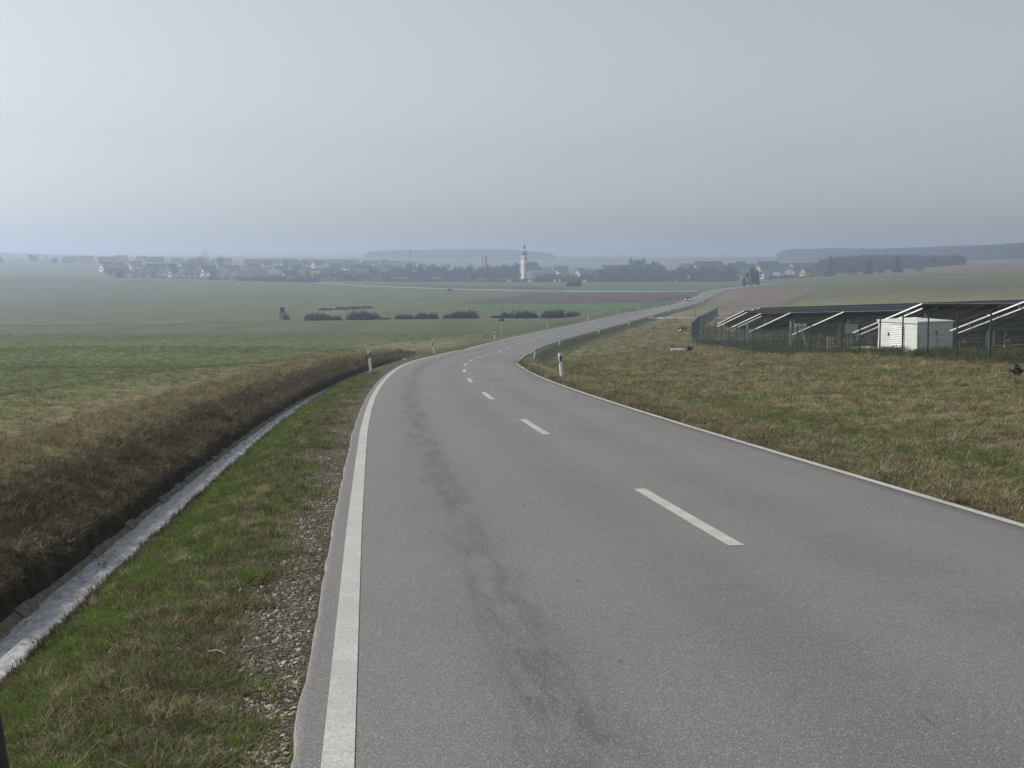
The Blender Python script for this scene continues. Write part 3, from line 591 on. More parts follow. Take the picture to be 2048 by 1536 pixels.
# ------------------------------------------------------------------ things beside the road
def find_y(x, lat, y0):
    best = None
    for y in np.arange(y0 - 45, y0 + 45, .5):
        if y < 20: continue
        X, Y = map(float, world_of(lat, y)); e = abs(1024 + FPX * X / (Y * math.cos(PITCH) + 0) - x) + .15 * abs(y - y0)
        if best is None or e < best[0]: best = (e, X, Y)
    return best[1], best[2]
def delineator_meshes():
    # triangular hollow section, 12 cm wide, bevelled top, black band with a reflector
    def section(z0, z1, k=1.0, cut=0.0, band=0.0):
        p = [(-.06 * k, .03 * k), (-.045 * k, -.045 * k), (-.02 * k, -.06 * k), (.02 * k, -.06 * k), (.045 * k, -.045 * k), (.06 * k, .03 * k), (.03 * k, .055 * k), (-.03 * k, .055 * k)]
        n = len(p); mb = MB(); vs = [(x, y, z0 + band * x) for x, y in p] + [(x, y, z1 + (cut + band) * x) for x, y in p]
        mb.add(vs, [(i, (i + 1) % n, n + (i + 1) % n, n + i) for i in range(n)] + [tuple(range(n))[::-1], tuple(range(n, 2 * n))]); return mb
    post = section(-.25, .985, 1, .35).mesh('post_body', M['white'])
    band = section(.62, .83, 1.04, 0, .9).mesh('black_band', M['black'])
    r1 = MB(); r1.box((0, -.066, .725), (.035, .008, .16)); one = r1.mesh('reflector', M['reflector'])
    r2 = MB(); r2.lathe([(.021, -.004), (.021, .004)], 10); r2.v = [(x, z - .067, y) for x, y, z in r2.v]; two = r2.mesh('reflector', M['reflector'])
    return post, band, one, two
dm = delineator_meshes()
def delineator(x, lat, y0, label, double=False, lean=(0, 0), rz=0.0, group=None, side=1):
    X, Y = find_y(x, lat, y0); o = empty('delineator_post', (X, Y, tz(X, Y)), 0, label, 'marker post', 'white delineator posts along the road')
    o.rotation_euler = (lean[0], lean[1], rz)
    put('post_body', dm[0], o); put('black_band', dm[1], o)
    if double:
        put('reflector', dm[3], o, (0, 0, .685)); put('reflector', dm[3], o, (0, 0, .765))
    else: put('reflector', dm[2], o)
    return o
PR = [(1125, 3.55, 50, 'nearest white delineator post with one bar reflector, leaning left on the right verge', (0, R(-6))),
      (1068, 3.6, 98, 'delineator post leaning right at the inside of the bend', (0, R(11))),
      (1120, 3.7, 150, 'third delineator post on the right verge, past the bend', (0, 0)),
      (1199, 3.7, 200, 'all white looking delineator post turned sideways on the right verge', (0, R(5))),
      (1258.5, 3.7, 250, 'delineator post on the right verge short of the side track', (0, R(3))),
      (1305, 3.9, 300, 'delineator post on the right verge at the side track mouth', (0, 0)),
      (1338, 3.7, 350, 'delineator post on the right verge just beyond the side track', (0, 0)),
      (1361, 3.7, 400, 'small distant delineator post on the right verge below the oncoming car', (0, 0)),
      (1406, 3.7, 480, 'farthest delineator post on the right verge, beyond the oncoming car', (0, 0))]
for i, (x, la, y0, lb, ln) in enumerate(PR):
    delineator(x, la, y0, lb, False, ln, R(-28) if i == 0 else (R(70) if i == 3 else R(-12)))
QL = [(740, -4.25, 62, 'nearest left delineator post with two round reflectors above the ditch', (R(2), R(-5))),
      (867, -4.3, 110, 'delineator post tilted left at the outside of the bend', (0, R(-10))),
      (989, -4.4, 160, 'left delineator post standing beside the triangular warning sign', (0, R(2))),
      (1095.5, -4.6, 208, 'left delineator post alone at the field edge past the warning sign', (0, R(-3))),
      (1177, -4.6, 262, 'left delineator post below the right end of the dark hedge', (0, 0)),
      (1236, -4.6, 315, 'left delineator post beside the low pipe railing', (0, 0)),
      (1277.5, -4.6, 350, 'left delineator post at the green field, second beyond the railing', (0, 0)),
      (1309, -4.6, 400, 'small left delineator post in the green field edge beyond', (0, 0)),
      (1334, -4.6, 440, 'farthest left delineator post, short of the oncoming car', (0, 0))]
for i, (x, la, y0, lb, ln) in enumerate(QL): delineator(x, la, y0, lb, True, ln, R(-8))

# triangular warning sign seen from behind
X, Y = find_y(1003, -4.7, 152); z = tz(X, Y); o = empty('warning_sign', (X, Y, z), R(4), 'triangular warning sign seen from behind on a thin pole left of the road', 'road sign')
a = .40; mb = MB(); tri = [(-a, 0, 0), (a, 0, 0), (0, 0, a * 1.732)]
mb.add([(x, .012, y2) for x, _, y2 in tri] + [(x, -.012, y2) for x, _, y2 in tri], [(0, 1, 2), (5, 4, 3), (0, 3, 4, 1), (1, 4, 5, 2), (2, 5, 3, 0)]); mb.build('sign_plate', M['signback'], o, (0, 0, 2.05))
mb = MB(); mb.bar((0, -.045, -.3), (0, -.045, 2.6), .06, n=8); mb.build('pole', M['galv'], o)
mb = MB(); mb.box((0, -.03, 2.2), (.34, .03, .04)); mb.build('bracket', M['galv'], o); mb = MB(); mb.box((0, -.03, 2.46), (.18, .03, .04)); mb.build('bracket', M['galv'], o)
# low pipe railing over a culvert
X, Y, z = at(1229, 312); o = empty('pipe_railing', (X, Y, z), 0, 'low pipe railing over a culvert on the left roadside', 'railing')
for sx in (-.9, 0.9): mb = MB(); mb.bar((sx, 0, -.2), (sx, 0, .6), .05, n=6); mb.build('rail_post', M['darkshadesteel'], o)
mb = MB(); mb.bar((-.95, 0, .6), (.95, 0, .6), .05, n=6); mb.build('rail', M['darkshadesteel'], o)
# white litter in the verge
X, Y = find_y(807, -4.9, 86); mb = MB(); mb.box((0, 0, .05), (.24, .15, .08), None, 0, (.7, .5)); mb.box((.12, .02, .03), (.12, .1, .05), None, 0, (.5, .8))
tag(put('litter_bag', mb.mesh('litter_bag', M['white']), None, (X, Y, tz(X, Y))), 'crumpled white plastic bag lying in the left verge of the bend', 'litter')
# dark stake at the left border of the picture, close to the camera
X, Y = -1.392, 3.75; o = empty('wooden_stake', (X, Y, tz(X, Y)), 0, 'dark leaning stake cut off by the lower left corner of the picture', 'stake')
mb = MB(); mb.bar((.05, 0, -.2), (-.09, 0, .95), .05, n=7, w2=.045); mb.build('shaft', M['dwood'], o)
mb = MB(); mb.bar((-.09, 0, .95), (-.094, 0, .985), .045, n=7, w2=.03); mb.build('tip', M['dwood'], o)
# straw coloured stalks lying on the verge
for i, (x, v, L_, yaw, lb) in enumerate([(485, 1195, .09, 70, 'short pale stalk with a reddish end lying on the near verge'), (434, 1323, .12, -25, 'bleached twig lying in the near verge grass'), (355, 1318, .05, 0, 'small pale stone flake in the near verge grass')]):
    X, Y, z = hit(x, v, 4, 30); mb = MB(); mb.bar((-L_ / 2, 0, 0), (0, .008, .012), .009, n=5); mb.bar((0, .008, .012), (L_ / 2, -.004, .004), .009, n=5, w2=.005)
    o = put('stalk', mb.mesh('stalk', M['earth']), None, (X, Y, z + .05), (0, 0, R(yaw))); tag(o, lb, 'stalk')

# oncoming car with its lights on
X, Y = map(float, world_of(-1.45, 455)); z = float(road_z(np.array([-1.45]), np.array([455.]))[0]); o = empty('oncoming_car', (X, Y, z), -float(road_at(455.)[2]), 'dark grey car driving towards the camera with headlights on', 'car')
mb = MB(); mb.box((0, 0, .55), (1.78, 4.2, .55), None, 0, (.94, .97)); mb.box((0, -1.2, .9), (1.6, 1.6, .16), None, 0, (.9, .85)); mb.build('body', M['metal'], o)
mb = MB(); mb.box((0, .25, 1.16), (1.55, 2.5, .56), None, 0, (.78, .62)); mb.build('windows', M['glass'], o); mb = MB(); mb.box((0, .3, 1.46), (1.2, 1.55, .05), None, 0, (.9, .9)); mb.build('roof', M['metal'], o)
wh = MB(); wh.lathe([(.2, -.12), (.33, -.11), (.33, .11), (.2, .12)], 14); wh.v = [(z_, y_, x_) for x_, y_, z_ in wh.v]; whm = wh.mesh('wheel', M['tyre'])
for sx in (-.78, .78):
    for sy in (-1.35, 1.35): put('wheel', whm, o, (sx, sy, .33))
    mb = MB(); mb.box((0, 0, 0), (.3, .08, .17), None, 0, (.8, 1)); mb.build('headlight', M['lamp'], o, (sx * .82, -2.09, .72)); mb = MB(); mb.box((0, 0, 0), (.18, .1, .13)); mb.build('mirror', M['metal'], o, (sx * 1.22, -.65, 1.05))
mb = MB(); mb.box((0, 0, 0), (.9, .05, .2)); mb.build('grille', M['black'], o, (0, -2.1, .55)); mb = MB(); mb.box((0, 0, 0), (.5, .03, .11)); mb.build('number_plate', M['white'], o, (0, -2.13, .42))
o.rotation_euler[2] = -float(road_at(455.)[2])

# raised hunting hide with a ladder
X, Y, z = at(565, 318); o = empty('hunting_hide', (X, Y, tz(X, Y)), R(8), 'narrow dark wooden hunting hide standing alone in the left fields', 'hunting hide')
mb = MB(); mb.box((0, 0, 2.35), (.95, 1.0, .9)); mb.build('cabin', M['dwood'], o); mb = MB(); mb.box((0, 0, 2.87), (1.2, 1.25, .09)); mb.build('roof', M['dwood'], o)
mb = MB(); mb.box((0, -.49, 2.5), (.6, .05, .25)); mb.build('window', M['black'], o)
for sx in (-1, 1):
    for sy in (-1, 1): mb = MB(); mb.bar((sx * .75, sy * .7, -.3), (sx * .42, sy * .42, 1.95), .13, n=6); mb.build('leg', M['dwood'], o)
mb = MB()
for k in range(9): mb.bar((-.72 + k * .035, -.62, .25 + k * .2), (.72 - k * .035, -.62, .25 + k * .2), .09)
mb.build('brace', M['dwood'], o)
mb = MB(); mb.bar((1.5, 0, -.1), (.55, 0, 2.0), .08); mb.bar((1.5, .4, -.1), (.55, .4, 2.0), .08)
for k in range(6): mb.bar((1.4 - k * .15, 0, .15 + k * .32), (1.4 - k * .15, .4, .15 + k * .32), .06)
mb.build('ladder', M['dwood'], o)

# ------------------------------------------------------------------ bushes and trees
def twig_bush(seed, n, flat=.62, spikes=.25, mat='brush', w=.05, dome=True):
    r = random.Random(seed); mb = MB(); lobes = [(r.uniform(-.62, .62), r.uniform(-.35, .35), r.uniform(.45, .8)) for _ in range(5)]
    for i in range(n):
        lx, ly, lr = r.choice(lobes); a = r.uniform(0, 6.283); e = math.acos(1 - r.random() * (1.0 if dome else 2.0)); k = lr * (r.random() ** .45) * (1 + (spikes if r.random() < .2 else 0))
        d = Vector((math.cos(a) * math.sin(e), math.sin(a) * math.sin(e), abs(math.cos(e))))
        p = Vector((lx + d.x * k * .55, ly + d.y * k * .45, d.z * k * flat * (1.25 - .4 * abs(lx)))); L = r.uniform(.08, .22)
        q = p + (d + Vector((r.uniform(-.7, .7), r.uniform(-.7, .7), r.uniform(-.1, .9)))).normalized() * L; s_ = Vector((r.uniform(-1, 1), r.uniform(-1, 1), r.uniform(-1, 1))).normalized() * w * r.uniform(.5, 1.2)
        mb.add([p - s_, p + s_, q], [(0, 1, 2)])
    return mb.mesh('crown', M[mat])
bushm = [twig_bush(i, 4400, spikes=.4, w=.03) for i in range(4)]
stemm = MB()
for i in range(7):
    r = random.Random(i); stemm.bar((r.uniform(-.5, .5), r.uniform(-.2, .2), -.1), (r.uniform(-.8, .8), r.uniform(-.3, .3), .35), .035, n=4)
stemm = stemm.mesh('stem', M['bark'])
def bush(x, Y, wpx, hpx, label, k=0, group=None, cat='bush', ox=0):
    X, Y, z = at(x, Y); w = 1.3 * wpx / FPX * Y; h = 1.05 * hpx / FPX * Y; o = empty('bush', (X, Y, z - .12 * h), R((k * 47) % 20 - 10), label, cat, group)
    sc3 = (w / 2.05, w / 2.2, h / .62); put('crown', bushm[k % 4], o, None, None, sc3); put('stem', stemm, o, None, None, (sc3[0], sc3[1], sc3[2])); return o
HB = [(630, 306, 52, 17, 'rounded dark bush at the left end of the bare hedge'), (668, 305, 42, 11, 'low bush between the two taller bushes of the left hedge part'), (728, 303, 62, 18, 'wide spiky bush in the left part of the hedge'),
      (774, 301, 18, 4, 'tiny low scrub beside the gap of the hedge'), (808, 300, 44, 11, 'low flat bush just right of the hedge gap'), (858, 298, 46, 14, 'middle bush of the hedge, left of the tallest spiky one'), (900, 297, 28, 9, 'small dark bush joining two middle hedge bushes'),
      (930, 295, 52, 19, 'spiky bush with upright shoots left of the warning sign'), (992, 294, 24, 6, 'low dark bush right behind the warning sign'), (1018, 292, 30, 13, 'small rounded bush right of the warning sign'), (1052, 290, 46, 15, 'broad bush right of the warning sign'),
      (1109, 287, 44, 20, 'tallest rounded bush near the right end of the hedge'), (1145, 285, 32, 12, 'last low bush at the right end of the hedge'),
      (574, 318, 14, 12, 'small shrub growing beside the hunting hide')]
for i, (x, Y, w, h, lb) in enumerate(HB): bush(x, Y, w, h, lb, i, 'bushes of the bare hedge across the field' if i < 13 else None)
for i, (x, Y, w, h, lb) in enumerate([(655, 395, 30, 6, 'low brown scrub, leftmost of the thin row behind the hedge'), (684, 398, 28, 7, 'low brown scrub, second from left in the thin row behind the hedge'), (710, 402, 26, 7, 'low brown scrub, third from left in the thin row behind the hedge'), (733, 406, 26, 6, 'low brown scrub, rightmost of the thin row behind the hedge'),
      (1150, 700, 28, 12, 'lone dark bush between the two ploughed fields'), (487, 900, 30, 11, 'leftmost round bush before the village edge'), (525, 905, 44, 14, 'second round bush before the village edge'), (560, 903, 44, 16, 'third round bush before the village edge'), (615, 895, 60, 17, 'widest round bush before the orange roofed house'),
      (430, 930, 26, 9, 'small bush before the barn at the left village edge'), (900, 640, 10, 4, 'tiny shrub on the pale farm track')]): bush(x, Y, w, h, lb, i + 1)

def bare_tree_mesh(seed, n=420, wide=.42, mat='btree', tri=.055, conic=False, low=.25):
    r = random.Random(seed); mb = MB(); blobs = [(r.uniform(-wide * .55, wide * .55), r.uniform(-wide * .55, wide * .55), r.uniform(low + .12, .82), r.uniform(.14, .24)) for _ in range(9)]
    for i in range(n):
        if conic:
            t = r.random() ** 1.3; a = r.uniform(0, 6.283); k = (1 - t) * wide * (.75 + .25 * math.sin(t * 40)) * math.sqrt(r.random()); p = Vector((math.cos(a) * k, math.sin(a) * k, low + t * (1 - low)))
        else:
            bx, by, bz, br = r.choice(blobs); d = Vector((r.gauss(0, 1), r.gauss(0, 1), r.gauss(0, 1))).normalized() * br * (r.random() ** .4); p = Vector((bx, by, bz)) + d
        s_ = Vector((r.uniform(-1, 1), r.uniform(-1, 1), r.uniform(-1, 1))).normalized() * tri * r.uniform(.5, 1.1); q = p + Vector((r.uniform(-1, 1), r.uniform(-1, 1), r.uniform(-.4, 1))).normalized() * tri * 1.6
        mb.add([p - s_, p + s_, q], [(0, 1, 2)])
    return mb.mesh('crown', M[mat])
def trunk_mesh(seed, limbs=6):
    r = random.Random(seed); mb = MB(); mb.bar((0, 0, -.05), (r.uniform(-.02, .02), 0, .45), .035, n=6, w2=.022)
    for i in range(limbs):
        z0 = r.uniform(.25, .45); a = r.uniform(0, 6.283); mb.bar((0, 0, z0), (math.cos(a) * .22, math.sin(a) * .22, z0 + r.uniform(.25, .42)), .016, n=4, w2=.005)
    return mb.mesh('trunk', M['bark'])
crowns = {'bare': [bare_tree_mesh(i, 520, tri=.036) for i in range(4)], 'dense': [bare_tree_mesh(10 + i, 900, tri=.045, low=.12) for i in range(4)], 'conifer': [bare_tree_mesh(20 + i, 700, .22, 'conifer', .045, True, .06) for i in range(2)],
          'airy': [bare_tree_mesh(30 + i, 420, tri=.022) for i in range(2)], 'leafy': [bare_tree_mesh(40, 700, tri=.04, mat='leafy', low=.1)], 'blossom': [bare_tree_mesh(50, 420, tri=.05, mat='blossom', low=.05)]}
trunks = [trunk_mesh(i) for i in range(3)]
def tree(x, Y, top, wpx, label, kind='bare', k=0, group=None, zoff=0, name=None):
    X, Y, z = at(x, Y); zt = ray(x, top)[1] * Y; h = max(zt - z, 1.5); w = wpx / FPX * Y
    o = empty(name or {'conifer': 'conifer_tree', 'blossom': 'blossoming_tree'}.get(kind, 'bare_tree'), (X, Y, z), R((k * 73) % 360), label, 'tree', group)
    base = .9 if kind != 'conifer' else .44; put('crown', crowns[kind][k % len(crowns[kind])], o, None, None, (w / base, w / base, h)); put('trunk', trunks[k % 3], o, None, None, (h, h, h)); return o

# ------------------------------------------------------------------ solar park
AX = R(58.0); ux, uy = math.sin(AX), math.cos(AX)          # along the rows
hx, hy = math.sin(AX + R(90)), math.cos(AX + R(90))        # from the low edge to the high edge
PW, PH, NR, TILT = 1.68, 1.28, 4, R(20)
pm = MB(); pm.box((0, 0, 0), (PW - .035, PH - .05, .035)); pm.mi[2:6] = [1, 1, 1, 1]; panel_me = pm.mesh('solar_panel', [M['cell'], M['darkshadesteel']])
rows = [(20.6, 64.5, 10, 'nearest row of solar tables, running out of the right border'), (18.9, 76, 13, 'second row of solar tables, behind the white transformer cabin'), (19.4, 95, 18, 'third row of solar tables, with a pale inverter box at its post'),
        (19.7, 114, 22, 'fourth row of solar tables from the camera'), (21.0, 134, 26, 'fifth row of solar tables from the camera'), (22.4, 150, 30, 'sixth row of solar tables from the camera'), (25.0, 167, 32, 'seventh row of solar tables from the camera'),
        (29.5, 186, 36, 'eighth row of solar tables from the camera'), (33.5, 204, 40, 'farthest row of solar tables, dark against the green field')]
rows += [(30.0, 71.5, 8, 'short hidden row between the nearest and the second row of solar tables'), (27.5, 90.0, 16, 'row tucked close behind the second row of solar tables'), (28.0, 109.0, 20, 'row tucked close behind the third row of solar tables'), (28.5, 128.0, 24, 'row tucked close behind the fourth row of solar tables'), (30.0, 147.0, 28, 'row tucked close behind the fifth row of solar tables')]
pan_off = [(.5 + k) * PH * 1.0 for k in range(NR)]
for ri, (x0, y0, nc, lb) in enumerate(rows):
    Lr = nc * PW; x1, y1 = x0 + ux * Lr, y0 + uy * Lr; lo_ = 1.12 if ri < 9 else .45; zl0 = tz(x0, y0) + lo_; zl1 = tz(x1, y1) + lo_; pitch_row = math.atan2(zl1 - zl0, Lr)
    pitch_row = max(-.06, min(.03, pitch_row))
    # local frame: x along row, y up the slope
    ex = Vector((ux * math.cos(pitch_row), uy * math.cos(pitch_row), math.sin(pitch_row))); ey0 = Vector((hx, hy, 0)); ez0 = ex.cross(-ey0) if ex.cross(-ey0).z > 0 else ex.cross(ey0)
    ey = Vector((hx * math.cos(TILT), hy * math.cos(TILT), math.sin(TILT))); ez = ex.cross(ey)
    if ez.z < 0: ez = -ez
    root = empty('solar_table', (x0, y0, tz(x0, y0)), 0, lb, 'solar panels', 'rows of tilted solar tables in the fenced park')
    base = Vector((0, 0, zl0 - tz(x0, y0))); rot = Matrix((ex, ey, ez)).transposed()
    if rot.determinant() < 0: rot = Matrix((ex, ey, -ez)).transposed()
    eul = rot.to_euler()
    for c in range(nc):
        for k in range(NR):
            if (nc * NR > 300 and c >= 75): break
            p = base + ex * ((c + .5) * PW) + ey * pan_off[k] + ez * .06
            put('solar_panel', panel_me, root, p, eul)
    S = NR * PH
    for e0 in (0, Lr - .02):
        mb = MB()
        mb.bar(base + ex * (e0 - .03) + ey * 0.0 + ez * .045, base + ex * (e0 - .03) + ey * S + ez * .045, .045, .06); mb.build('end_frame', M['alu' if ri < 9 else 'darkshadesteel'], root)
        if e0 == 0 and ri in (0, 1, 4, 8): mb = MB(); mb.bar(base + ex * (e0 + .10) - ey * -.25 - ez * .16, base + ex * (e0 + .10) + ey * (S - .15) - ez * .16, .045, .065); mb.build('rafter', M['alu'], root)
    mb = MB(); mb.bar(base + ey * S + ez * .05, base + ex * Lr + ey * S + ez * .05, .03, .035); mb.build('top_edge_frame', M['galv'], root)
    for q in (.22, .78):
        mb = MB(); mb.bar(base + ey * (S * q) - ez * .06, base + ex * Lr + ey * (S * q) - ez * .06, .07, .1); mb.build('purlin', M['darkshadesteel'], root)  # purlin darkened in colour to stand for the shade under the table
    npost = max(2, int(Lr / 5.0))
    for j in range(npost):
        t = 1.4 + j * 5.0
        if t > Lr: break
        for q in (.22, .78):
            p = base + ex * t + ey * (S * q) - ez * .1; g0 = tz(x0 + p.x, y0 + p.y) - tz(x0, y0)
            mb = MB(); mb.bar((p.x, p.y, g0 - .2), p, .10); mb.build('table_post', M['galv'], root)
        mb = MB(); mb.bar(base + ex * t + ey * .3 - ez * .13, base + ex * t + ey * (S - .3) - ez * .13, .06, .1); mb.build('rafter', M['darkshadesteel'], root)  # rafter colour holds the shade under the panels too

# ------------------------------------------------------------------ park fence: posts and rod mesh panels
FH = 1.8
def rod_panel(w, h=FH - .12):
    mb = MB(); n = int(w / .06)
    for i in range(n + 1): x = i * w / n; mb.add([(x - .0035, 0, .03), (x + .0035, 0, .03), (x + .0035, 0, h), (x - .0035, 0, h), (x, .005, .03), (x, .005, h)], [(0, 1, 2, 3), (1, 4, 5, 2), (4, 0, 3, 5)])
    for j in range(8): z = .05 + j * (h - .07) / 7; mb.add([(0, -.004, z - .0025), (w, -.004, z - .0025), (w, -.004, z + .0025), (0, -.004, z + .0025)], [(0, 1, 2, 3)])
    return mb.mesh('rod_panel', M['fence'])
def fence(pts, step, name, label):
    root = empty(name, (pts[0][0], pts[0][1], tz(*pts[0])), 0, label, 'fence'); org = root.location.copy(); rp = rod_panel(step)
    P = []; px = MB(); px.bar((0, 0, -.3), (0, 0, FH + .03), .07, n=6); pmesh = px.mesh('fence_post', M['fence'])
    for (ax_, ay_), (bx_, by_) in zip(pts[:-1], pts[1:]):
        d = math.hypot(bx_ - ax_, by_ - ay_); n = max(1, round(d / step))
        for i in range(n): P.append((ax_ + (bx_ - ax_) * i / n, ay_ + (by_ - ay_) * i / n))
    P.append(pts[-1])
    for i, (x, y) in enumerate(P):
        z = tz(x, y); put('fence_post', pmesh, root, (x - org.x, y - org.y, z - org.z))
        if i + 1 < len(P):
            x2, y2 = P[i + 1]; z2 = tz(x2, y2); d = math.hypot(x2 - x, y2 - y); q = put('wire_mesh', rp, root, (x - org.x, y - org.y, z - org.z), (0, -math.atan2(z2 - z, d), math.atan2(y2 - y, x2 - x)), (math.hypot(d, z2 - z) / step, 1, 1)); q['kind'] = 'stuff'
    return root
fence([(17.05, 34.2), (17.0, 48.8), (16.9, 129.0)], 3.65, 'mesh_fence', 'near side of the dark green rod fence, in front of the white cabin')
fence([(16.9, 129.2), (25.2, 185.0), (41.3, 276.0)], 3.65, 'mesh_fence', 'far side of the dark green rod fence, climbing away beside the road')
# thin wire fence beyond
def wire_fence():
    a = at(1437, 279); root = empty('wire_fence', (a[0], a[1], a[2]), 0, 'thin wire fence behind the corner of the solar park', 'fence'); pts = [at(x, 279 + (x - 1437) * .1) for x in (1461, 1484, 1508, 1535)]; pts = [a] + pts
    for p in pts: mb = MB(); mb.bar((p[0] - a[0], p[1] - a[1], p[2] - a[2] - .2), (p[0] - a[0], p[1] - a[1], p[2] - a[2] + 1.9), .07, n=5); mb.build('fence_post', M['galv'], root)
    for h in (.6, 1.2, 1.85):
        mb = MB()
        for p, q in zip(pts[:-1], pts[1:]): mb.bar((p[0] - a[0], p[1] - a[1], p[2] - a[2] + h), (q[0] - a[0], q[1] - a[1], q[2] - a[2] + h), .025)
        mb.build('wire', M['galv'], root)
wire_fence()

M['louvre_shade'] = simple('louvre_shade_grey', (.36, .37, .37), .6)  # grey that paints the shade between the slats
# ------------------------------------------------------------------ white transformer cabin
cx0, cy0 = (1835 - 1024) / FPX * 70, 70.0; cz = ray(1835, 706)[1] * 70
Wl, Wr, Hh = 2.72, 2.58, 1.60
cab = empty('transformer_cabin', (cx0, cy0, cz), 0, 'white compact transformer cabin with louvred doors and a flat pyramid roof behind the fence', 'transformer cabin')
cax = R(60); U = Vector((math.sin(cax), math.cos(cax), 0)); Vv = Vector((-math.cos(cax), math.sin(cax), 0))   # right face, left face directions
def cb(mb, a0, a1, b0, b1, z0, z1):           # box from ranges along U and Vv
    vs = [U * a + Vv * b + Vector((0, 0, z)) for z in (z0, z1) for a, b in ((a0, b0), (a1, b0), (a1, b1), (a0, b1))]
    return mb.add(vs, [(3, 2, 1, 0), (4, 5, 6, 7), (0, 1, 5, 4), (1, 2, 6, 5), (2, 3, 7, 6), (3, 0, 4, 7)])
mb = MB(); cb(mb, 0, Wr, 0, Wl, -.4, 1.5); mb.build('cabin_body', M['cab'], cab)
mb = MB(); e = .06; vs = [U * a + Vv * b + Vector((0, 0, z)) for z in (1.5, 1.6) for a, b in ((-e, -e), (Wr + e, -e), (Wr + e, Wl + e), (-e, Wl + e))] + [U * (Wr / 2) + Vv * (Wl / 2) + Vector((0, 0, 1.74))]
mb.add(vs, [(3, 2, 1, 0), (0, 1, 5, 4), (1, 2, 6, 5), (2, 3, 7, 6), (3, 0, 4, 7), (4, 5, 8), (5, 6, 8), (6, 7, 8), (7, 4, 8)]); mb.build('roof', M['cabroof'], cab)
def louvres(face, lo, hi, z0, z1, n):
    parent = MB()
    if face == 'l': cb(parent, -.02, 0, lo, hi, z0, z1)
    else: cb(parent, lo, hi, -.02, 0, z0, z1)
    d = parent.build('louvre_frame', M['louvre_shade'], cab); st = (z1 - z0 - .04) / n  # backing plate, slat shade put into its colour
    for i in range(n):
        z = z0 + .02 + i * st; mb = MB()
        if face == 'l': vs = [U * a + Vv * b + Vector((0, 0, zz)) for b in (lo + .03, hi - .03) for a, zz in ((-.022, z + st * .72), (-.055, z + .01), (-.05, z), (-.022, z + .012))]
        else: vs = [U * b + Vv * a + Vector((0, 0, zz)) for b in (lo + .03, hi - .03) for a, zz in ((-.022, z + st * .95), (-.06, z + .01), (-.05, z), (-.022, z + .012))]
        mb.add(vs, [(0, 1, 5, 4), (1, 2, 6, 5), (2, 3, 7, 6), (3, 0, 4, 7), (0, 3, 2, 1), (4, 5, 6, 7)]); mb.build('slat', M['louvre'], d)
mb = MB(); cb(mb, -.018, 0, .85, 2.35, .06, 1.42); mb.build('door', M['cab'], cab)
louvres('l', .88, 1.85, .12, 1.38, 13)
louvres('r', .12, 1.08, .06, .86, 10); louvres('r', 1.42, 2.38, .06, .86, 10)
mb = MB(); cb(mb, 1.36, 2.46, -.014, 0, .02, 1.42); mb.build('door', M['cab'], cab)
mb = MB(); cb(mb, -.05, -.02, 1.92, 1.98, .78, .96); mb.build('door_handle', M['black'], cab)
mb = MB(); cb(mb, 1.34, 1.40, -.05, -.015, .9, 1.1); mb.build('door_handle', M['black'], cab)
# pale earth heap beside the cabin
def heap(x, v, w, h, label, mat='earth', name='earth_heap', Y0=None, seed=1, depth=.6):
    X, Y, z = at(x, Y0) if Y0 else hit(x, v, 30); r = random.Random(seed); n = 14; V = [(0, 0, h)]; F = []
    for ring, (k, zz) in enumerate(((.4, .85), (.75, .45), (1.0, 0), (1.05, -.3))):
        for i in range(n): t = 6.283 * i / n; q = k * r.uniform(.85, 1.15); V.append((math.cos(t) * w / 2 * q, math.sin(t) * w / 2 * depth * q, h * zz * r.uniform(.8, 1.15)))
    F = [(0, 1 + i, 1 + (i + 1) % n) for i in range(n)]
    for ring in range(3): F += [(1 + ring * n + i, 1 + (ring + 1) * n + i, 1 + (ring + 1) * n + (i + 1) % n, 1 + ring * n + (i + 1) % n) for i in range(n)]
    mb = MB(); mb.add(V, F); return tag(put(name, mb.mesh(name, M[mat]), None, (X, Y, z)), label, 'heap')
heap(1735, 0, 3.6, .42, 'pale heap of earth left of the white transformer cabin', Y0=73.5, seed=3)
heap(1800, 0, 2.6, .22, 'low rubble strip at the foot of the cabin louvres', Y0=68.2, seed=5, depth=.3)
# inverter boxes hung on posts under the tables
for (x, v0, v1, w, Yb, lb) in ((1703, 648, 667, 24, 92, 'pale blue inverter box with a dark socket under the third table row'), (1595, 648, 665, 14, 108, 'pale inverter box left of a dark post under the fourth table row'), (1609, 648, 664, 9, 108.6, 'narrow pale inverter box right of a dark post under the fourth table row')):
    X = (x - 1024) / FPX * Yb; zt, zb = ray(x, v0)[1] * Yb, ray(x, v1)[1] * Yb; g0 = tz(X, Yb); o = empty('inverter_box', (X, Yb, g0), R(-15), lb, 'electrical box')
    mb = MB(); mb.box((0, 0, (zt + zb) / 2 - g0), (w / FPX * Yb, .25, zt - zb)); mb.build('housing', M['grey'], o); mb = MB(); mb.bar((0, .2, -.2), (0, .2, zt - g0), .1); mb.build('mounting_post', M['galv'], o)
    mb = MB(); mb.box((.03, -.13, (zt + zb) / 2 - g0), (.12, .03, .06)); mb.build('socket', M['black'], o)
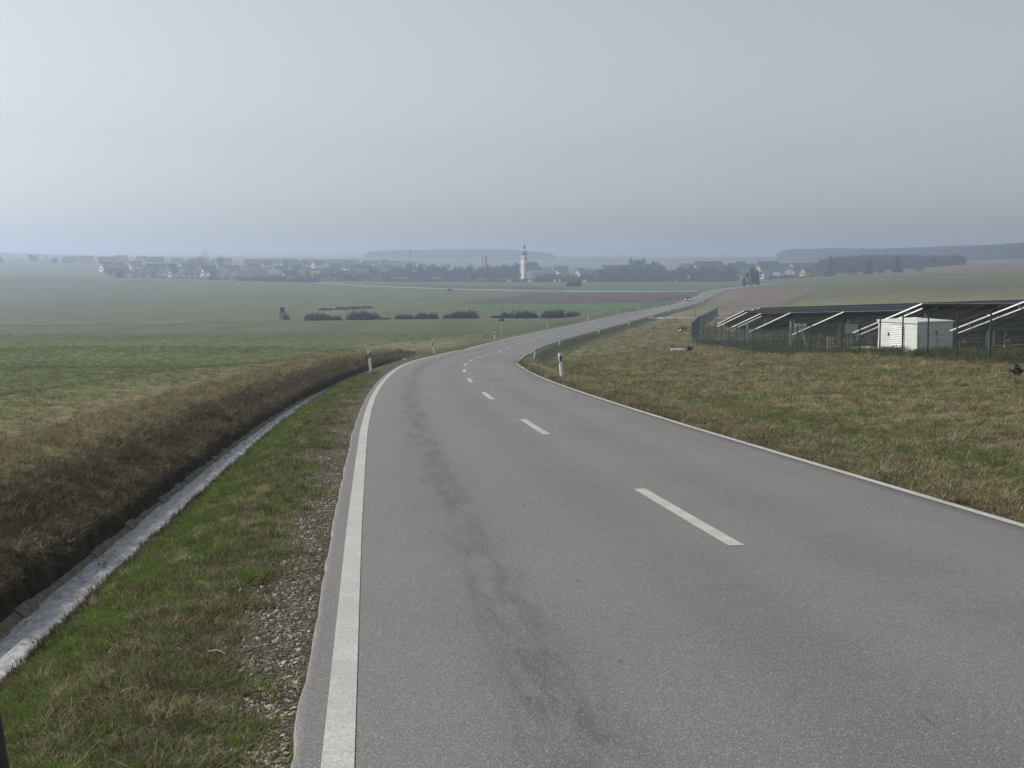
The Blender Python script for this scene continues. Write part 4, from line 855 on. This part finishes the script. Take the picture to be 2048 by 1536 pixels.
# timber pallet leaning in the weeds, stacked planks under it
X, Yb, g0 = at(1663, 80); z = ray(1663, 686)[1] * Yb; o = empty('wooden_pallet', (X, Yb, min(z, g0 + .3)), R(20), 'pale wooden pallet standing on edge behind the fence', 'pallet')
for k in range(4): mb = MB(); mb.box((0, 0, .05 + k * .2), (.42, .03, .09)); mb.build('board', M['wood'], o)
for sx in (-.19, 0, .19): mb = MB(); mb.box((sx, .06, .35), (.05, .08, .72)); mb.build('block', M['wood'], o)
for j, dz in enumerate((.08, .2, .32)):
    pass
# near pale metal posts inside the fence
for (x, v0, v1, Yb, lb) in ((1405, 650, 690, 128, 'pale metal post at the corner of the solar park'), (1448, 650, 690, 126, 'pale metal post right of the fence corner'), (1495, 646, 684, 120, 'brightest tall metal post inside the fence'), (1582, 645, 688, 100, 'grey metal post under the third table row'), (1679, 645, 668, 94, 'grey metal post left of the inverter box')):
    X = (x - 1024) / FPX * Yb; g0 = tz(X, Yb); mb = MB(); mb.box((0, 0, (ray(x, v0)[1] * Yb - g0) / 2), (.12, .08, ray(x, v0)[1] * Yb - g0 + .2)); mb.box((0, -.05, ray(x, v0)[1] * Yb - g0), (.16, .03, .1))
    tag(put('metal_post', mb.mesh('metal_post', M['galv']), None, (X, Yb, g0)), lb, 'post')
X, Yb, g0 = at(1603, 92); mb = MB(); mb.bar((0, 0, 1.55), (.62, .1, -.2), .05); mb.bar((0, 0, 1.5), (0, 0, 1.62), .08); tag(put('support_strut', mb.mesh('support_strut', M['galv']), None, (X, Yb, g0)), 'thin slanting strut under the third table row', 'strut')
# wooden posts outside the fence corner
for (x, v0, Yb, w, lb) in ((1390, 619, 268, .16, 'taller dark wooden post behind the fence corner'), (1383.5, 632, 262, .14, 'shorter dark wooden post behind the fence corner'), (1384.5, 671, 124, .08, 'pale wooden stake by the debris at the fence corner')):
    X = (x - 1024) / FPX * Yb; g0 = tz(X, Yb); h = max(ray(x, v0)[1] * Yb - g0, .8); mb = MB(); mb.bar((0, 0, -.2), (.02, 0, h * .97), w, n=7, w2=w * .85); mb.bar((.02, 0, h * .97), (.02, 0, h), w * .85, n=7, w2=w * .5)
    tag(put('wooden_post', mb.mesh('wooden_post', M['wood' if Yb < 200 else 'dwood']), None, (X, Yb, g0)), lb, 'post')
# debris: pale roll, dark scraps
X, Yb, g0 = hit(1358, 703, 60, 200); mb = MB(); mb.bar((-.55, 0, .11), (.5, .05, .12), .21, n=12); mb.bar((.5, .05, .12), (.53, .05, .12), .12, n=12); tag(put('pipe_roll', mb.mesh('pipe_roll', M['cab']), None, (X, Yb, g0)), 'white roll lying in the grass left of the fence corner', 'roll')
r = random.Random(3); mb = MB()
for k in range(13): a = Vector((r.uniform(-.3, .3), r.uniform(-.15, .15), .02)); mb.bar(a, a + Vector((r.uniform(-.3, .3), r.uniform(-.1, .1), r.uniform(.15, .5))), r.uniform(.05, .14), .04)
X, Yb, g0 = hit(1375, 703, 60, 200); tag(put('debris_pile', mb.mesh('debris_pile', M['black']), None, (X, Yb, g0)), 'black scraps heaped beside the white roll at the fence corner', 'debris')
X, Yb, g0 = hit(1368, 662, 60, 300); tag(put('debris_pile', mb.mesh('debris_pile', M['dwood']), None, (X, Yb, g0), (0, 0, 1), 1.2), 'dark brushwood scraps in the meadow left of the fence', 'debris')
X, Yb, g0 = hit(1360, 664, 60, 300); mb = MB(); mb.bar((-.2, 0, .02), (.15, 0, .28), .14, n=6); tag(put('white_scrap', mb.mesh('white_scrap', M['cab']), None, (X, Yb, g0)), 'small white scrap beside the brushwood in the meadow', 'scrap')
# torn root stump with a pale stem at the right border
X, Yb, g0 = hit(2030, 752, 30, 80); r = random.Random(9); o = empty('root_stump', (X, Yb, g0), 0, 'dark uprooted root stump lying at the right border of the meadow', 'stump'); mb = MB(); mb.lathe([(.12, -.05), (.19, .08), (.14, .22), (.05, .34)], 8)
for k in range(26): a = r.uniform(0, 6.28); e_ = r.uniform(.1, 1.4); d = Vector((math.cos(a) * math.cos(e_), math.sin(a) * math.cos(e_), math.sin(e_))); mb.bar((0, 0, .12), Vector((0, 0, .12)) + d * r.uniform(.2, .42), .05, n=4, w2=.01)
mb.build('root', M['dwood'], o); mb = MB(); mb.bar((.1, 0, .12), (.75, .1, .18), .11, n=8, w2=.08); mb.build('stem', M['wood'], o)

# dry weeds inside the park and along its fence
def weed(seed, n, h, mat):
    r = random.Random(seed); mb = MB()
    for i in range(n):
        b = Vector((r.uniform(-.25, .25), r.uniform(-.25, .25), 0)); t = b + Vector((r.gauss(0, .12), r.gauss(0, .12), h * r.uniform(.5, 1.1))); mb.bar(b, t, .012, n=3, w2=.006)
        for k in range(3): q = b.lerp(t, r.uniform(.4, .95)); mb.add([q, q + Vector((r.gauss(0, .05), r.gauss(0, .05), .07)), q + Vector((r.gauss(0, .05), r.gauss(0, .05), .02))], [(0, 1, 2)])
    return mb.mesh('weed', mat)
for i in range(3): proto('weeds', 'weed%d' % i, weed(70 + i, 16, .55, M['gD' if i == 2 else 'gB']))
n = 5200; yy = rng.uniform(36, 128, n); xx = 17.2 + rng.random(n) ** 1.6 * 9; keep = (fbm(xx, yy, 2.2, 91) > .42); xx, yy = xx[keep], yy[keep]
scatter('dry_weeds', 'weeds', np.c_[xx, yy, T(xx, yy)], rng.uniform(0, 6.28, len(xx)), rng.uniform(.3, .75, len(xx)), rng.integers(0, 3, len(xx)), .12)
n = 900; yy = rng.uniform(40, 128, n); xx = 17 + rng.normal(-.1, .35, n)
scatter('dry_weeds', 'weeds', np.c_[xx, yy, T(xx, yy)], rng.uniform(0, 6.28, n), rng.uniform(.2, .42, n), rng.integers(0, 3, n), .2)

# ------------------------------------------------------------------ village
WALLS = {'white': simple('render_white', (.82, .82, .78), .8, var=.05), 'cream': simple('render_cream', (.70, .64, .52), .8, var=.05), 'grey': simple('render_grey', (.17, .16, .16), .8, var=.08), 'yellow': simple('render_yellow', (.62, .50, .26), .8, var=.05)}
WALLS['silo'] = simple('silo_steel', (.40, .42, .44), .6)
ROOFS = {'dark': simple('roof_dark', (.050, .046, .048), .7, var=.2, nscale=1), 'brown': simple('roof_brown', (.085, .055, .045), .7, var=.2, nscale=1), 'red': simple('roof_red', (.13, .06, .045), .7, var=.2, nscale=1), 'orange': simple('roof_orange', (.52, .24, .10), .7, var=.1, nscale=1), 'pale': simple('roof_pale', (.30, .29, .27), .6, var=.1, nscale=1)}
winm = {}
for w_, h_ in ((1.1, 1.3),):
    mb = MB(); mb.box((0, 0, 0), (w_, .12, h_)); winm['w'] = mb.mesh('window', simple('window_glass', (.03, .035, .045), .2))
def find_dist(x, vtop, h, y0, y1):
    Y = np.linspace(y0, y1, 200); X = (x - 1024) / FPX * Y; d = ray(x, vtop)[1] * Y - T(X, Y) - h; return float(Y[np.argmin(np.abs(d))])
def house(x, vtop, wpx, label, wall='white', roof='dark', kind='r', h=8.5, y0=940, y1=1650, Y=None, steep=.42, yaw=None, name='house', group='houses of the hazy village', chim=True, depth=None):
    Y = Y or find_dist(x, vtop, h, y0, y1); X, Y, g0 = at(x, Y); H = ray(x, vtop)[1] * Y - g0; W = wpx * 1.12 / FPX * Y
    r = random.Random(int(x * 7 + vtop)); 
    if kind == 'r': L, D = W, depth or 9.0; yw = R(r.uniform(-14, 14)) if yaw is None else R(yaw)
    else: D, L = W * 1.45, depth or 12.0; yw = R(90 - 42 + r.uniform(-6, 6)) if yaw is None else R(yaw)
    o = empty(name, (X, Y, g0 - .3), yw, label, 'house' if name == 'house' else name.split('_')[-1], group)
    rh = H * steep; wh = H - rh + .3; e = .35
    mb = MB(); mb.box((0, 0, wh / 2), (L, D, wh)); mb.add([(-L / 2, -D / 2, wh), (-L / 2, D / 2, wh), (-L / 2, 0, wh + rh - .15), (L / 2, -D / 2, wh), (L / 2, D / 2, wh), (L / 2, 0, wh + rh - .15)], [(0, 2, 1), (3, 4, 5), (0, 3, 5, 2), (1, 2, 5, 4)]); mb.build('wall', WALLS[wall], o)
    sl_ = rh / (D / 2); zt = wh + rh; ze = wh - e * sl_; yo = D / 2 + e; xo = L / 2 + e; t = .22
    rf = MB()
    for sg in (-1, 1): rf.add([(-xo, 0, zt), (xo, 0, zt), (xo, sg * yo, ze), (-xo, sg * yo, ze), (-xo, 0, zt + t), (xo, 0, zt + t), (xo, sg * yo, ze + t), (-xo, sg * yo, ze + t)], [(0, 1, 2, 3), (7, 6, 5, 4), (0, 3, 7, 4), (1, 5, 6, 2), (3, 2, 6, 7)])
    ro = rf.build('roof', ROOFS[roof], o)
    if chim: mb = MB(); mb.box((L * .18, D * .1, zt + .2), (.7, .6, 1.6)); mb.build('chimney', WALLS['grey'], ro)
    nw = 2 if L < 14 else 4
    for k in range(nw): put('window', winm['w'], o, (-L / 2 + (k + .5) * L / nw, -D / 2 - .05, wh * .62))
    for k in range(2):
        put('window', winm['w'], o, (-L / 2 - .05, (k - .5) * D * .4, wh * .62), (0, 0, R(90)))
    put('window', winm['w'], o, (-L / 2 - .05, 0, wh + rh * .38), (0, 0, R(90)))
    mb = MB(); mb.box((0, 0, 0), (1.1, .14, 2.1)); mb.build('door', ROOFS['brown'], o, (L * .1, -D / 2 - .05, 1.35))
    return o
HS = [  # picture column, ridge row, width, label, wall, roof, kind
 (145, 514, 26, 'leftmost dark roofed house on the village skyline', 'white', 'dark', 'r'), (175, 512.7, 26, 'second long roofed house from the left on the skyline', 'cream', 'dark', 'r'), (218, 513.7, 30, 'wide dark roofed house on the skyline above two pale gables', 'white', 'dark', 'r'),
 (246, 511, 20, 'highest roofed house on the left skyline, with a small gable', 'grey', 'dark', 'r'), (287, 513, 20, 'dark roofed skyline house right of the highest left roof', 'white', 'brown', 'r'), (314, 514, 28, 'skyline house with long flat looking ridge left of the gap', 'white', 'dark', 'r'),
 (355, 516, 20, 'short roofed skyline house before the tall bare tree', 'cream', 'dark', 'r'), (401, 515.5, 34, 'broad roofed house behind the tall bare tree', 'white', 'dark', 'r'), (447, 517, 32, 'broad roofed house behind the second bare tree', 'white', 'dark', 'r'),
 (511, 518.6, 36, 'long skyline roof right of the two bare trees', 'white', 'dark', 'r'), (550, 518, 28, 'skyline roof with a pale gable on its left', 'white', 'dark', 'r'), (582, 518, 28, 'skyline roof above the bright narrow gable', 'grey', 'dark', 'r'), (621, 518.3, 22, 'short skyline roof left of the longest one', 'white', 'brown', 'r'),
 (660, 519, 52, 'longest roof of the left skyline, above the orange roof', 'white', 'dark', 'r'), (703, 519, 28, 'skyline roof with a chimney like knob at its right end', 'white', 'dark', 'r'), (751, 521, 44, 'long dark roof below the left end of the distant wood', 'grey', 'dark', 'r'), (793, 522, 28, 'hipped looking roof left of the tower crane', 'cream', 'dark', 'r'), (824, 523, 18, 'small peaked roof beneath the tower crane', 'white', 'dark', 'r'),
 (217, 524, 8, 'small pale gable under the leftmost wide roof', 'white', 'dark', 'g'), (237, 525, 8, 'small pale gable under the highest left roof', 'cream', 'dark', 'g'), (236, 537, 15, 'low pale bungalow at the foot of the left village slope', 'cream', 'pale', 'r'), (273, 523, 9, 'tall pale gable in the left village slope', 'cream', 'dark', 'g'), (307, 528, 8, 'narrow pale gable half way down the left slope', 'white', 'dark', 'g'), (339, 528, 9, 'pale gable with a small lean to at the left slope', 'cream', 'dark', 'g'),
 (379, 528, 7, 'small pale gable left of the tall bare tree', 'white', 'brown', 'g'), (385, 520, 8, 'upper pale gable left of the tall bare tree', 'cream', 'dark', 'g'), (419, 531, 6, 'small gable below and right of the tall bare tree', 'white', 'dark', 'g'), (430, 541, 9, 'low pale gable above the green village edge', 'cream', 'dark', 'g'), (444, 546, 8, 'lowest pale gable at the left village edge', 'white', 'dark', 'g'),
 (495, 541, 14, 'low house with a pale sheet metal roof', 'grey', 'pale', 'r'), (513, 530, 6, 'small gable over the pale metal roof', 'white', 'dark', 'g'), (535, 521, 6, 'tiny gable on the skyline between two long roofs', 'white', 'dark', 'g'), (575, 523, 9, 'brightest narrow gable of the left skyline', 'white', 'dark', 'g'), (610, 521, 8, 'small bright gable left of the longest roof', 'cream', 'dark', 'g'), (636, 521, 6, 'pale gable end of the longest skyline roof', 'white', 'dark', 'g'),
 (672, 527, 8, 'pale gable below the longest skyline roof', 'cream', 'dark', 'g'), (668, 534, 7, 'lower pale gable right of the orange roof', 'white', 'brown', 'g'), (697, 522, 7, 'pale gable below the knobbed skyline roof', 'cream', 'dark', 'g'), (710, 531, 7, 'narrow pale gable among bare trees', 'white', 'dark', 'g'), (743, 533, 7, 'small pale gable left of the bare village trees', 'white', 'dark', 'g'), (775, 530, 6, 'slim pale gable under the hipped roof', 'white', 'dark', 'g'),
 (642, 542, 30, 'house with the only bright orange roof', 'cream', 'orange', 'r'), (545, 539, 28, 'broad barn roof behind the round bushes', 'grey', 'pale', 'r'), (577, 540.5, 26, 'second broad barn roof behind the round bushes, darker', 'grey', 'brown', 'r'), (792, 536, 15, 'house with a long cream wall left of the belt of trees', 'cream', 'dark', 'r'), (846, 529, 7, 'single pale gable above the belt of trees', 'white', 'dark', 'g'),
 (1119, 540, 19, 'pale half timbered looking gable right of the church', 'cream', 'dark', 'g'), (1122, 532.5, 24, 'dark roof just above the gable right of the church', 'grey', 'dark', 'r'), (1160, 537, 13, 'pale gable house with a porch, second gable right of the church', 'cream', 'dark', 'g'), (1182, 538.5, 36, 'long dark roof behind the second gable right of the church', 'grey', 'dark', 'r'), (1090, 535, 22, 'dark roof at the foot of the church nave', 'grey', 'brown', 'r'),
 (1236, 530.5, 56, 'very long low roof in front of the copse right of the church', 'grey', 'dark', 'r'), (1375, 527.5, 24, 'dark roof half hidden by trees left of the long barn', 'grey', 'brown', 'r'), (1416, 523, 50, 'long dark barn roof right of the tree belt', 'grey', 'dark', 'r'), (1395, 528.5, 9, 'small pale gable at the foot of the long barn', 'white', 'dark', 'g'), (1377, 551, 11, 'small grey shed with a pale wall in front of the trees', 'grey', 'pale', 'g'),
 (1464, 527, 18, 'dark roof left of the lone roadside trees', 'grey', 'dark', 'r'), (1480, 523.5, 16, 'steep dark roof behind the lone roadside trees', 'grey', 'dark', 'r'), (1502, 527.5, 26, 'low brown roof behind the lone roadside trees', 'grey', 'brown', 'r'), (1535, 522.8, 36, 'tall dark roof with a pale gable, right of the lone trees', 'grey', 'dark', 'r'), (1521, 527.5, 9, 'pale gable end of the tall dark roof right of the lone trees', 'cream', 'dark', 'g'), (1567, 527, 28, 'dark roof between the two pale gabled houses', 'grey', 'dark', 'r'),
 (1531, 541, 7, 'bright cream narrow house by the road into the village', 'cream', 'pale', 'g'), (1605, 525.5, 44, 'long dark roof in the right village part', 'grey', 'dark', 'r'), (1588, 527.5, 12, 'whitest gable in the right village part', 'white', 'dark', 'g'), (1581, 534.5, 9, 'cream gable below the whitest gable', 'cream', 'dark', 'g'), (1612, 534.5, 8, 'yellow gabled farmhouse wall at the right village end', 'yellow', 'dark', 'g'), (1597, 535.5, 26, 'low roof between the cream and the yellow gable', 'grey', 'dark', 'r'), (1551, 544.5, 10, 'low white shed near the road into the village', 'white', 'pale', 'r'), (1672, 524.5, 8, 'small white gable right of the dark conifer', 'white', 'dark', 'g')]
for x, v, w, lb, wa, rf, kd in HS:
    near = v > 533; house(x, v, w, lb, wa, rf, kd, h=(6.5 if near else 8.8) if kd == 'r' else (6.6 if near else 8.2), y0=1025 if x > 850 or near else 1030, y1=1250 if x > 850 else 1650, steep=.5 if kd == 'g' else .56)

hr = random.Random(77)
for k in range(64):
    x = hr.uniform(215, 800); v = hr.uniform(519, 543)
    house(x, v, hr.uniform(12, 24) if k % 3 else 7, 'small house half hidden among the trees of the left village slope' if k % 3 else 'small pale gable half hidden among the trees of the left village slope', hr.choice(['white', 'cream', 'grey']), hr.choice(['dark', 'brown', 'dark', 'red']), 'r' if k % 3 else 'g', h=7, y0=1000, y1=1500, steep=.52, group='small houses half hidden on the left slope' if k % 3 else 'small pale gables half hidden on the left slope')
# church with onion tower
Yc = 1200.; X, Yc, g0 = at(1048.5, Yc); zt = lambda v: ray(1048, v)[1] * Yc - g0
o = empty('church', (X, Yc, g0), R(38), 'village church with a cream tower, dark onion dome and lantern', 'church'); tw = 4.3
mb = MB(); mb.box((0, 0, zt(511) / 2), (tw, tw, zt(511))); mb.build('tower', WALLS['cream'], o)
mb = MB(); mb.box((0, 0, zt(538)), (tw + .7, tw + .7, .6)); mb.box((0, 0, zt(524)), (tw + .35, tw + .35, .35)); mb.box((0, 0, zt(511.3)), (tw + .7, tw + .7, .5)); mb.build('cornice', WALLS['white'], o)
a, b = zt(511), zt(501.5); k = tw * .62
mb = MB(); mb.lathe([(k * 1.05, a), (k * 1.0, a + (b - a) * .12), (k * 1.12, a + (b - a) * .4), (k * .98, a + (b - a) * .66), (k * .6, a + (b - a) * .88), (k * .38, b)], 12); mb.build('onion_dome', ROOFS['dark'], o, smooth=True)
mb = MB(); mb.lathe([(k * .40, b), (k * .34, zt(497.5))], 8); mb.build('lantern', WALLS['white'], o)
a, b = zt(497.5), zt(490); mb = MB(); mb.lathe([(k * .5, a), (k * .38, a + .4), (k * .48, a + (b - a) * .45), (k * .25, a + (b - a) * .8), (k * .08, b), (.1, zt(485.5))], 10); mb.build('upper_onion', ROOFS['dark'], o, smooth=True)
mb = MB(); mb.bar((0, 0, zt(486)), (0, 0, zt(483)), .16); mb.bar((-.6, 0, zt(484.3)), (.6, 0, zt(484.3)), .14); mb.build('cross', M['galv'], o)
sound = MB(); sound.box((0, 0, 0), (1.1, .2, 2.6)); sound = sound.mesh('sound_opening', M['black'])
for v_, sz in ((517, 1), (528.5, .6), (535, .6)):
    put('sound_opening', sound, o, (0, -tw / 2 - .05, zt(v_)), None, (sz, 1, sz)); put('sound_opening', sound, o, (-tw / 2 - .05, 0, zt(v_)), (0, 0, R(90)), (sz, 1, sz))
n0, n1 = zt(541), zt(524); L, D = 15.0, 9.5; mb = MB(); mb.box((tw / 2 + L / 2 * .8, -1.5, n0 / 2), (L, D, n0)); mb.build('nave_wall', WALLS['cream'], o)
cx_ = tw / 2 + L / 2 * .8; mb = MB(); mb.add([(cx_ - L / 2 - .3, -1.5 - D / 2 - .4, n0), (cx_ + L / 2 + .3, -1.5 - D / 2 - .4, n0), (cx_ + L / 2 + .3, -1.5 + D / 2 + .4, n0), (cx_ - L / 2 - .3, -1.5 + D / 2 + .4, n0), (cx_ - L / 2 - .3, -1.5, n1), (cx_ + L / 2 - 3.5, -1.5, n1)], [(3, 2, 1, 0), (0, 1, 5, 4), (1, 2, 5), (2, 3, 4, 5), (3, 0, 4)]); mb.build('nave_roof', ROOFS['dark'], o)
nw = MB(); nw.box((0, 0, 0), (1.0, .2, 2.6)); nw = nw.mesh('nave_window', M['black'])
for k in range(4): put('nave_window', nw, o, (tw / 2 + 2 + k * 3.0, -1.5 - D / 2 - .05, n0 * .6))
# tower crane far behind and two pale silos
X, Y, g0 = at(822, 1750); h = ray(822, 497)[1] * Y - g0; o = empty('tower_crane', (X, Y, g0), R(10), 'thin tower crane standing before the distant wood', 'crane')
mb = MB(); mb.bar((0, 0, 0), (0, 0, h * .96), 1.1); mb.build('mast', M['dwood'], o); mb = MB(); mb.bar((-6, 0, h * .8), (13, 0, h * .8), .7); mb.build('jib', M['dwood'], o); mb = MB(); mb.bar((0, 0, h * .95), (0, 0, h), .7); mb.build('mast_top', M['dwood'], o)
mb = MB(); mb.box((-5.5, 0, h * .78), (2.2, 1.2, 2)); mb.build('counterweight', M['galv'], o)
for x, v, w, lb in ((964, 512, 1.9, 'white silo, left and brightest of the pair beside the church'), (972.5, 511.5, 2.0, 'dull silo, right of the pair beside the church')):
    X, Y, g0 = at(x, 1350); h = ray(x, v)[1] * Y - g0; o = empty('silo', (X, Y, g0), 0, lb, 'silo'); mb = MB(); mb.lathe([(w * .62, 0), (w * .62, h * .92)], 12); mb.build('silo_shell', WALLS['silo' if x < 970 else 'grey'], o)
    mb = MB(); mb.lathe([(w * .66, h * .92), (w * .2, h)], 12); mb.build('silo_cap', WALLS['grey'], o)

# ------------------------------------------------------------------ village trees
TL = [(408, 1100, 497, 27, 'tall rounded bare tree rising above the left skyline', 'airy'), (444, 1120, 500, 20, 'smaller tall bare tree right of the tallest one', 'airy'), (140, 1420, 505, 15, 'bare tree above the leftmost roof', 'airy'), (95, 1450, 506.5, 13, 'bare tree near the left border above the slope', 'airy'),
 (70, 1470, 507, 26, 'broad tree group at the left end of the ridge', 'dense'), (45, 1480, 510, 22, 'low bare tree at the far left ridge', 'airy'), (115, 1440, 512, 22, 'low rounded tree before the leftmost house', 'dense'), (5, 1480, 512, 16, 'dark clump cut off by the left border on the ridge', 'dense'),
 (240, 900, 541, 34, 'dark bushy tree at the foot of the left village slope', 'dense'),
 (1503, 618, 531, 30, 'broad bare tree standing alone beside the road', 'dense'), (1488, 622, 549, 10, 'slim young tree left of the broad roadside tree', 'dense'), (1514, 612, 546, 13, 'low side tree under the broad roadside tree', 'dense'),
 (1659, 900, 513, 22, 'dark conifer at the right village end', 'conifer'), (1736, 880, 517, 24, 'dark conifer in the right wood, left of the taller one', 'conifer'), (1792, 880, 513, 28, 'tallest dark conifer in the right wood', 'conifer'),
 (1700, 870, 530, 30, 'leafing tree before the right wood, left', 'leafy'), (1764, 860, 529, 34, 'leafing tree before the right wood, middle', 'leafy'), (1838, 850, 528, 34, 'leafing tree before the right wood, right', 'leafy'), (1634, 915, 517, 22, 'bare tree at the end of the long right roof', 'bare'), (1700, 1000, 513, 44, 'wide bare tree right of the conifer', 'dense'),
 (1748, 1010, 509, 44, 'wide bare tree in the middle of the right wood', 'dense'), (1812, 1010, 508, 50, 'wide bare tree behind the tallest conifer', 'dense'), (1862, 1020, 507, 46, 'wide bare tree in the right half of the right wood', 'dense'), (1908, 1030, 507.5, 34, 'last tall bare tree at the right end of the right wood', 'bare'), (1672, 985, 516, 30, 'bare tree directly behind the dark conifer', 'dense'), (1780, 960, 519, 36, 'lower bare tree in the middle of the right wood', 'bare'), (1885, 1000, 513, 30, 'lower bare tree near the right end of the right wood', 'dense'),
 (1195, 930, 550, 11, 'pale blossoming tree, brighter of the two right of the church', 'blossom'), (1180, 932, 553, 9, 'smaller pale blossoming tree right of the church', 'blossom'), (388, 1010, 534, 16, 'pale blossoming tree in the left village slope', 'blossom'), (344, 1060, 531, 10, 'small blossoming tree beside the lean to gable', 'blossom'), (1377, 925, 547, 9, 'small blossoming tree before the dark tree belt', 'blossom')]
for i, (x, Y, v, w, lb, kd) in enumerate(TL): tree(x, Y, v, w, lb, kd, i)
BELT = [('bare tree in the dense belt left of the church', 610, 800, 34, 529, 548, 940, 1100), ('bare tree in the tall dense belt directly left of the church', 795, 1040, 60, 523, 545, 935, 1060), ('low bare tree in the hedge line right of the church', 1075, 1195, 16, 541, 553, 930, 1000),
        ('bare tree in the long dark belt between the church and the barn', 1195, 1470, 62, 526, 546, 900, 1000), ('bare tree among the houses of the left slope', 225, 640, 100, 531, 553, 985, 1300), ('low bare tree behind the roads end, before the right houses', 1535, 1650, 12, 543, 553, 900, 960)]
bi = 0
for lb, xa, xb, n_, va, vb, ya, yb in BELT:
    for k in range(n_):
        r = random.Random(bi * 31 + 7); x = xa + (xb - xa) * (k + r.uniform(.1, .9)) / n_; v = va + (vb - va) * r.random(); t = (v - va) / (vb - va)
        tree(x, yb + (ya - yb) * t, v, r.uniform(16, 28) * (1000 / (yb + (ya - yb) * t)), lb, 'dense' if r.random() < .6 else 'bare', bi, lb.replace('bare tree in the', 'trees of the').replace('bare tree', 'trees').replace('low ', '')); bi += 1
for i, (x, v, w) in enumerate([(1266, 513, 24), (1287, 514, 26), (1303, 516, 24), (1274, 517, 30), (1318, 521, 20)]): tree(x, 1120, v, w, 'tall bare tree of the copse rising above the long low roof', 'dense', i, 'trees of the copse above the long roof')
# white things at the village edge
for x, v, w, h, lb in ((1060, 566.5, 11, 1.6, 'long white trailer parked at the village edge under the church'), (1018, 565.5, 6, 1.5, 'small tilted white object left of the trailer'), (1109, 563.5, 4, 1.8, 'white bale stack, left of two at the village edge'), (1119, 563.5, 4, 1.9, 'white bale stack, right of two at the village edge'), (1169, 563, 7, 1.5, 'flat white box at the village edge right of the bales')):
    X, Y, g0 = at(x, 905); mb = MB(); W_ = w / FPX * Y; mb.box((0, 0, h * .5 + .25), (W_, 1.8, h * .75), None, 0, (.96, .9)); mb.box((0, 0, .2), (W_ * .8, 1.2, .4)); tag(put('white_container', mb.mesh('white_container', M['cab']), None, (X, Y, g0)), lb, 'container')

# ------------------------------------------------------------------ far woods (read as one mass)
for i in range(3): proto('wood', 'tree%d' % i, bare_tree_mesh(80 + i, 420, .42, 'btree', .10, low=.0))
proto('wood', 'treex', bare_tree_mesh(90, 380, .2, 'conifer', .07, True, .0))
def wood(name, xs, Ys, tops, n, depth, spread=.2, con=.15):
    x = rng.uniform(xs[0], xs[-1], n); t = rng.random(n); Y = np.interp(x, xs, Ys) + t * depth; X = (x - 1024) / FPX * Y; z = T(X, Y)
    zt_ = np.array([ray(a, b)[1] for a, b in zip(x, np.interp(x, xs, tops))]) * Y; h = np.clip((zt_ - z) * (1 - spread * rng.random(n) ** 1.5 * 1.2 + .12 * (fbm(X, Y, 30, 33) - .5)), 1.5, 40)
    return scatter(name, 'wood', np.c_[X, Y, z - .5], rng.uniform(0, 6.28, n), h, np.where(rng.random(n) < con, 3, rng.integers(0, 3, n)), .02)
wood('distant_wood', [733, 745, 790, 870, 960, 1010, 1060, 1100, 1108], [2700] * 9, [508, 503, 501, 500, 498, 499, 503, 506, 512], 1500, 90)
wood('distant_wood', [1556, 1570, 1650, 1750, 1850, 1950, 2060, 2200], [2250, 2230, 2100, 1950, 1800, 1650, 1480, 1400], [507, 500, 497, 498, 495, 491, 486, 484], 2600, 90, .15, .08)
wood('distant_wood', [1120, 1180, 1300, 1450, 1560], [2500] * 5, [519, 517, 518, 515, 515], 500, 60, .3)
wood('distant_wood', [1640, 1700, 1800, 1925], [1080, 1080, 1080, 1060], [518, 511, 509, 510], 260, 60, .2)
wood('distant_wood', [-60, 60, 200], [2600] * 3, [503, 506, 511], 350, 60, .3)

wood('shrubbery', [600, 800, 1000, 1200, 1475], [925, 925, 925, 910, 905], [557, 556, 557, 551, 551], 700, 50, .4, 0)
wood('shrubbery', [240, 400, 620], [1090, 1120, 1120], [537, 538, 539], 420, 160, .5, .05)
wood('shrubbery', [225, 400, 600], [930, 925, 925], [551, 555, 556], 160, 60, .4, 0)
# ------------------------------------------------------------------ the hazy air
m = bpy.data.materials.new('haze'); m.use_nodes = True; n = m.node_tree; n.nodes.clear(); ou = n.nodes.new('ShaderNodeOutputMaterial'); pv = n.nodes.new('ShaderNodeVolumePrincipled')
pv.inputs['Density'].default_value = HAZE_DENSITY; pv.inputs['Color'].default_value = (.57, .68, .86, 1); pv.inputs['Anisotropy'].default_value = .5; n.links.new(pv.outputs[0], ou.inputs['Volume'])
m.cycles.volume_sampling = 'DISTANCE'
mb = MB(); mb.box((0, 2900, -6), (9400, 6300, 84)); hz = mb.build('haze', m); hz['kind'] = 'stuff'
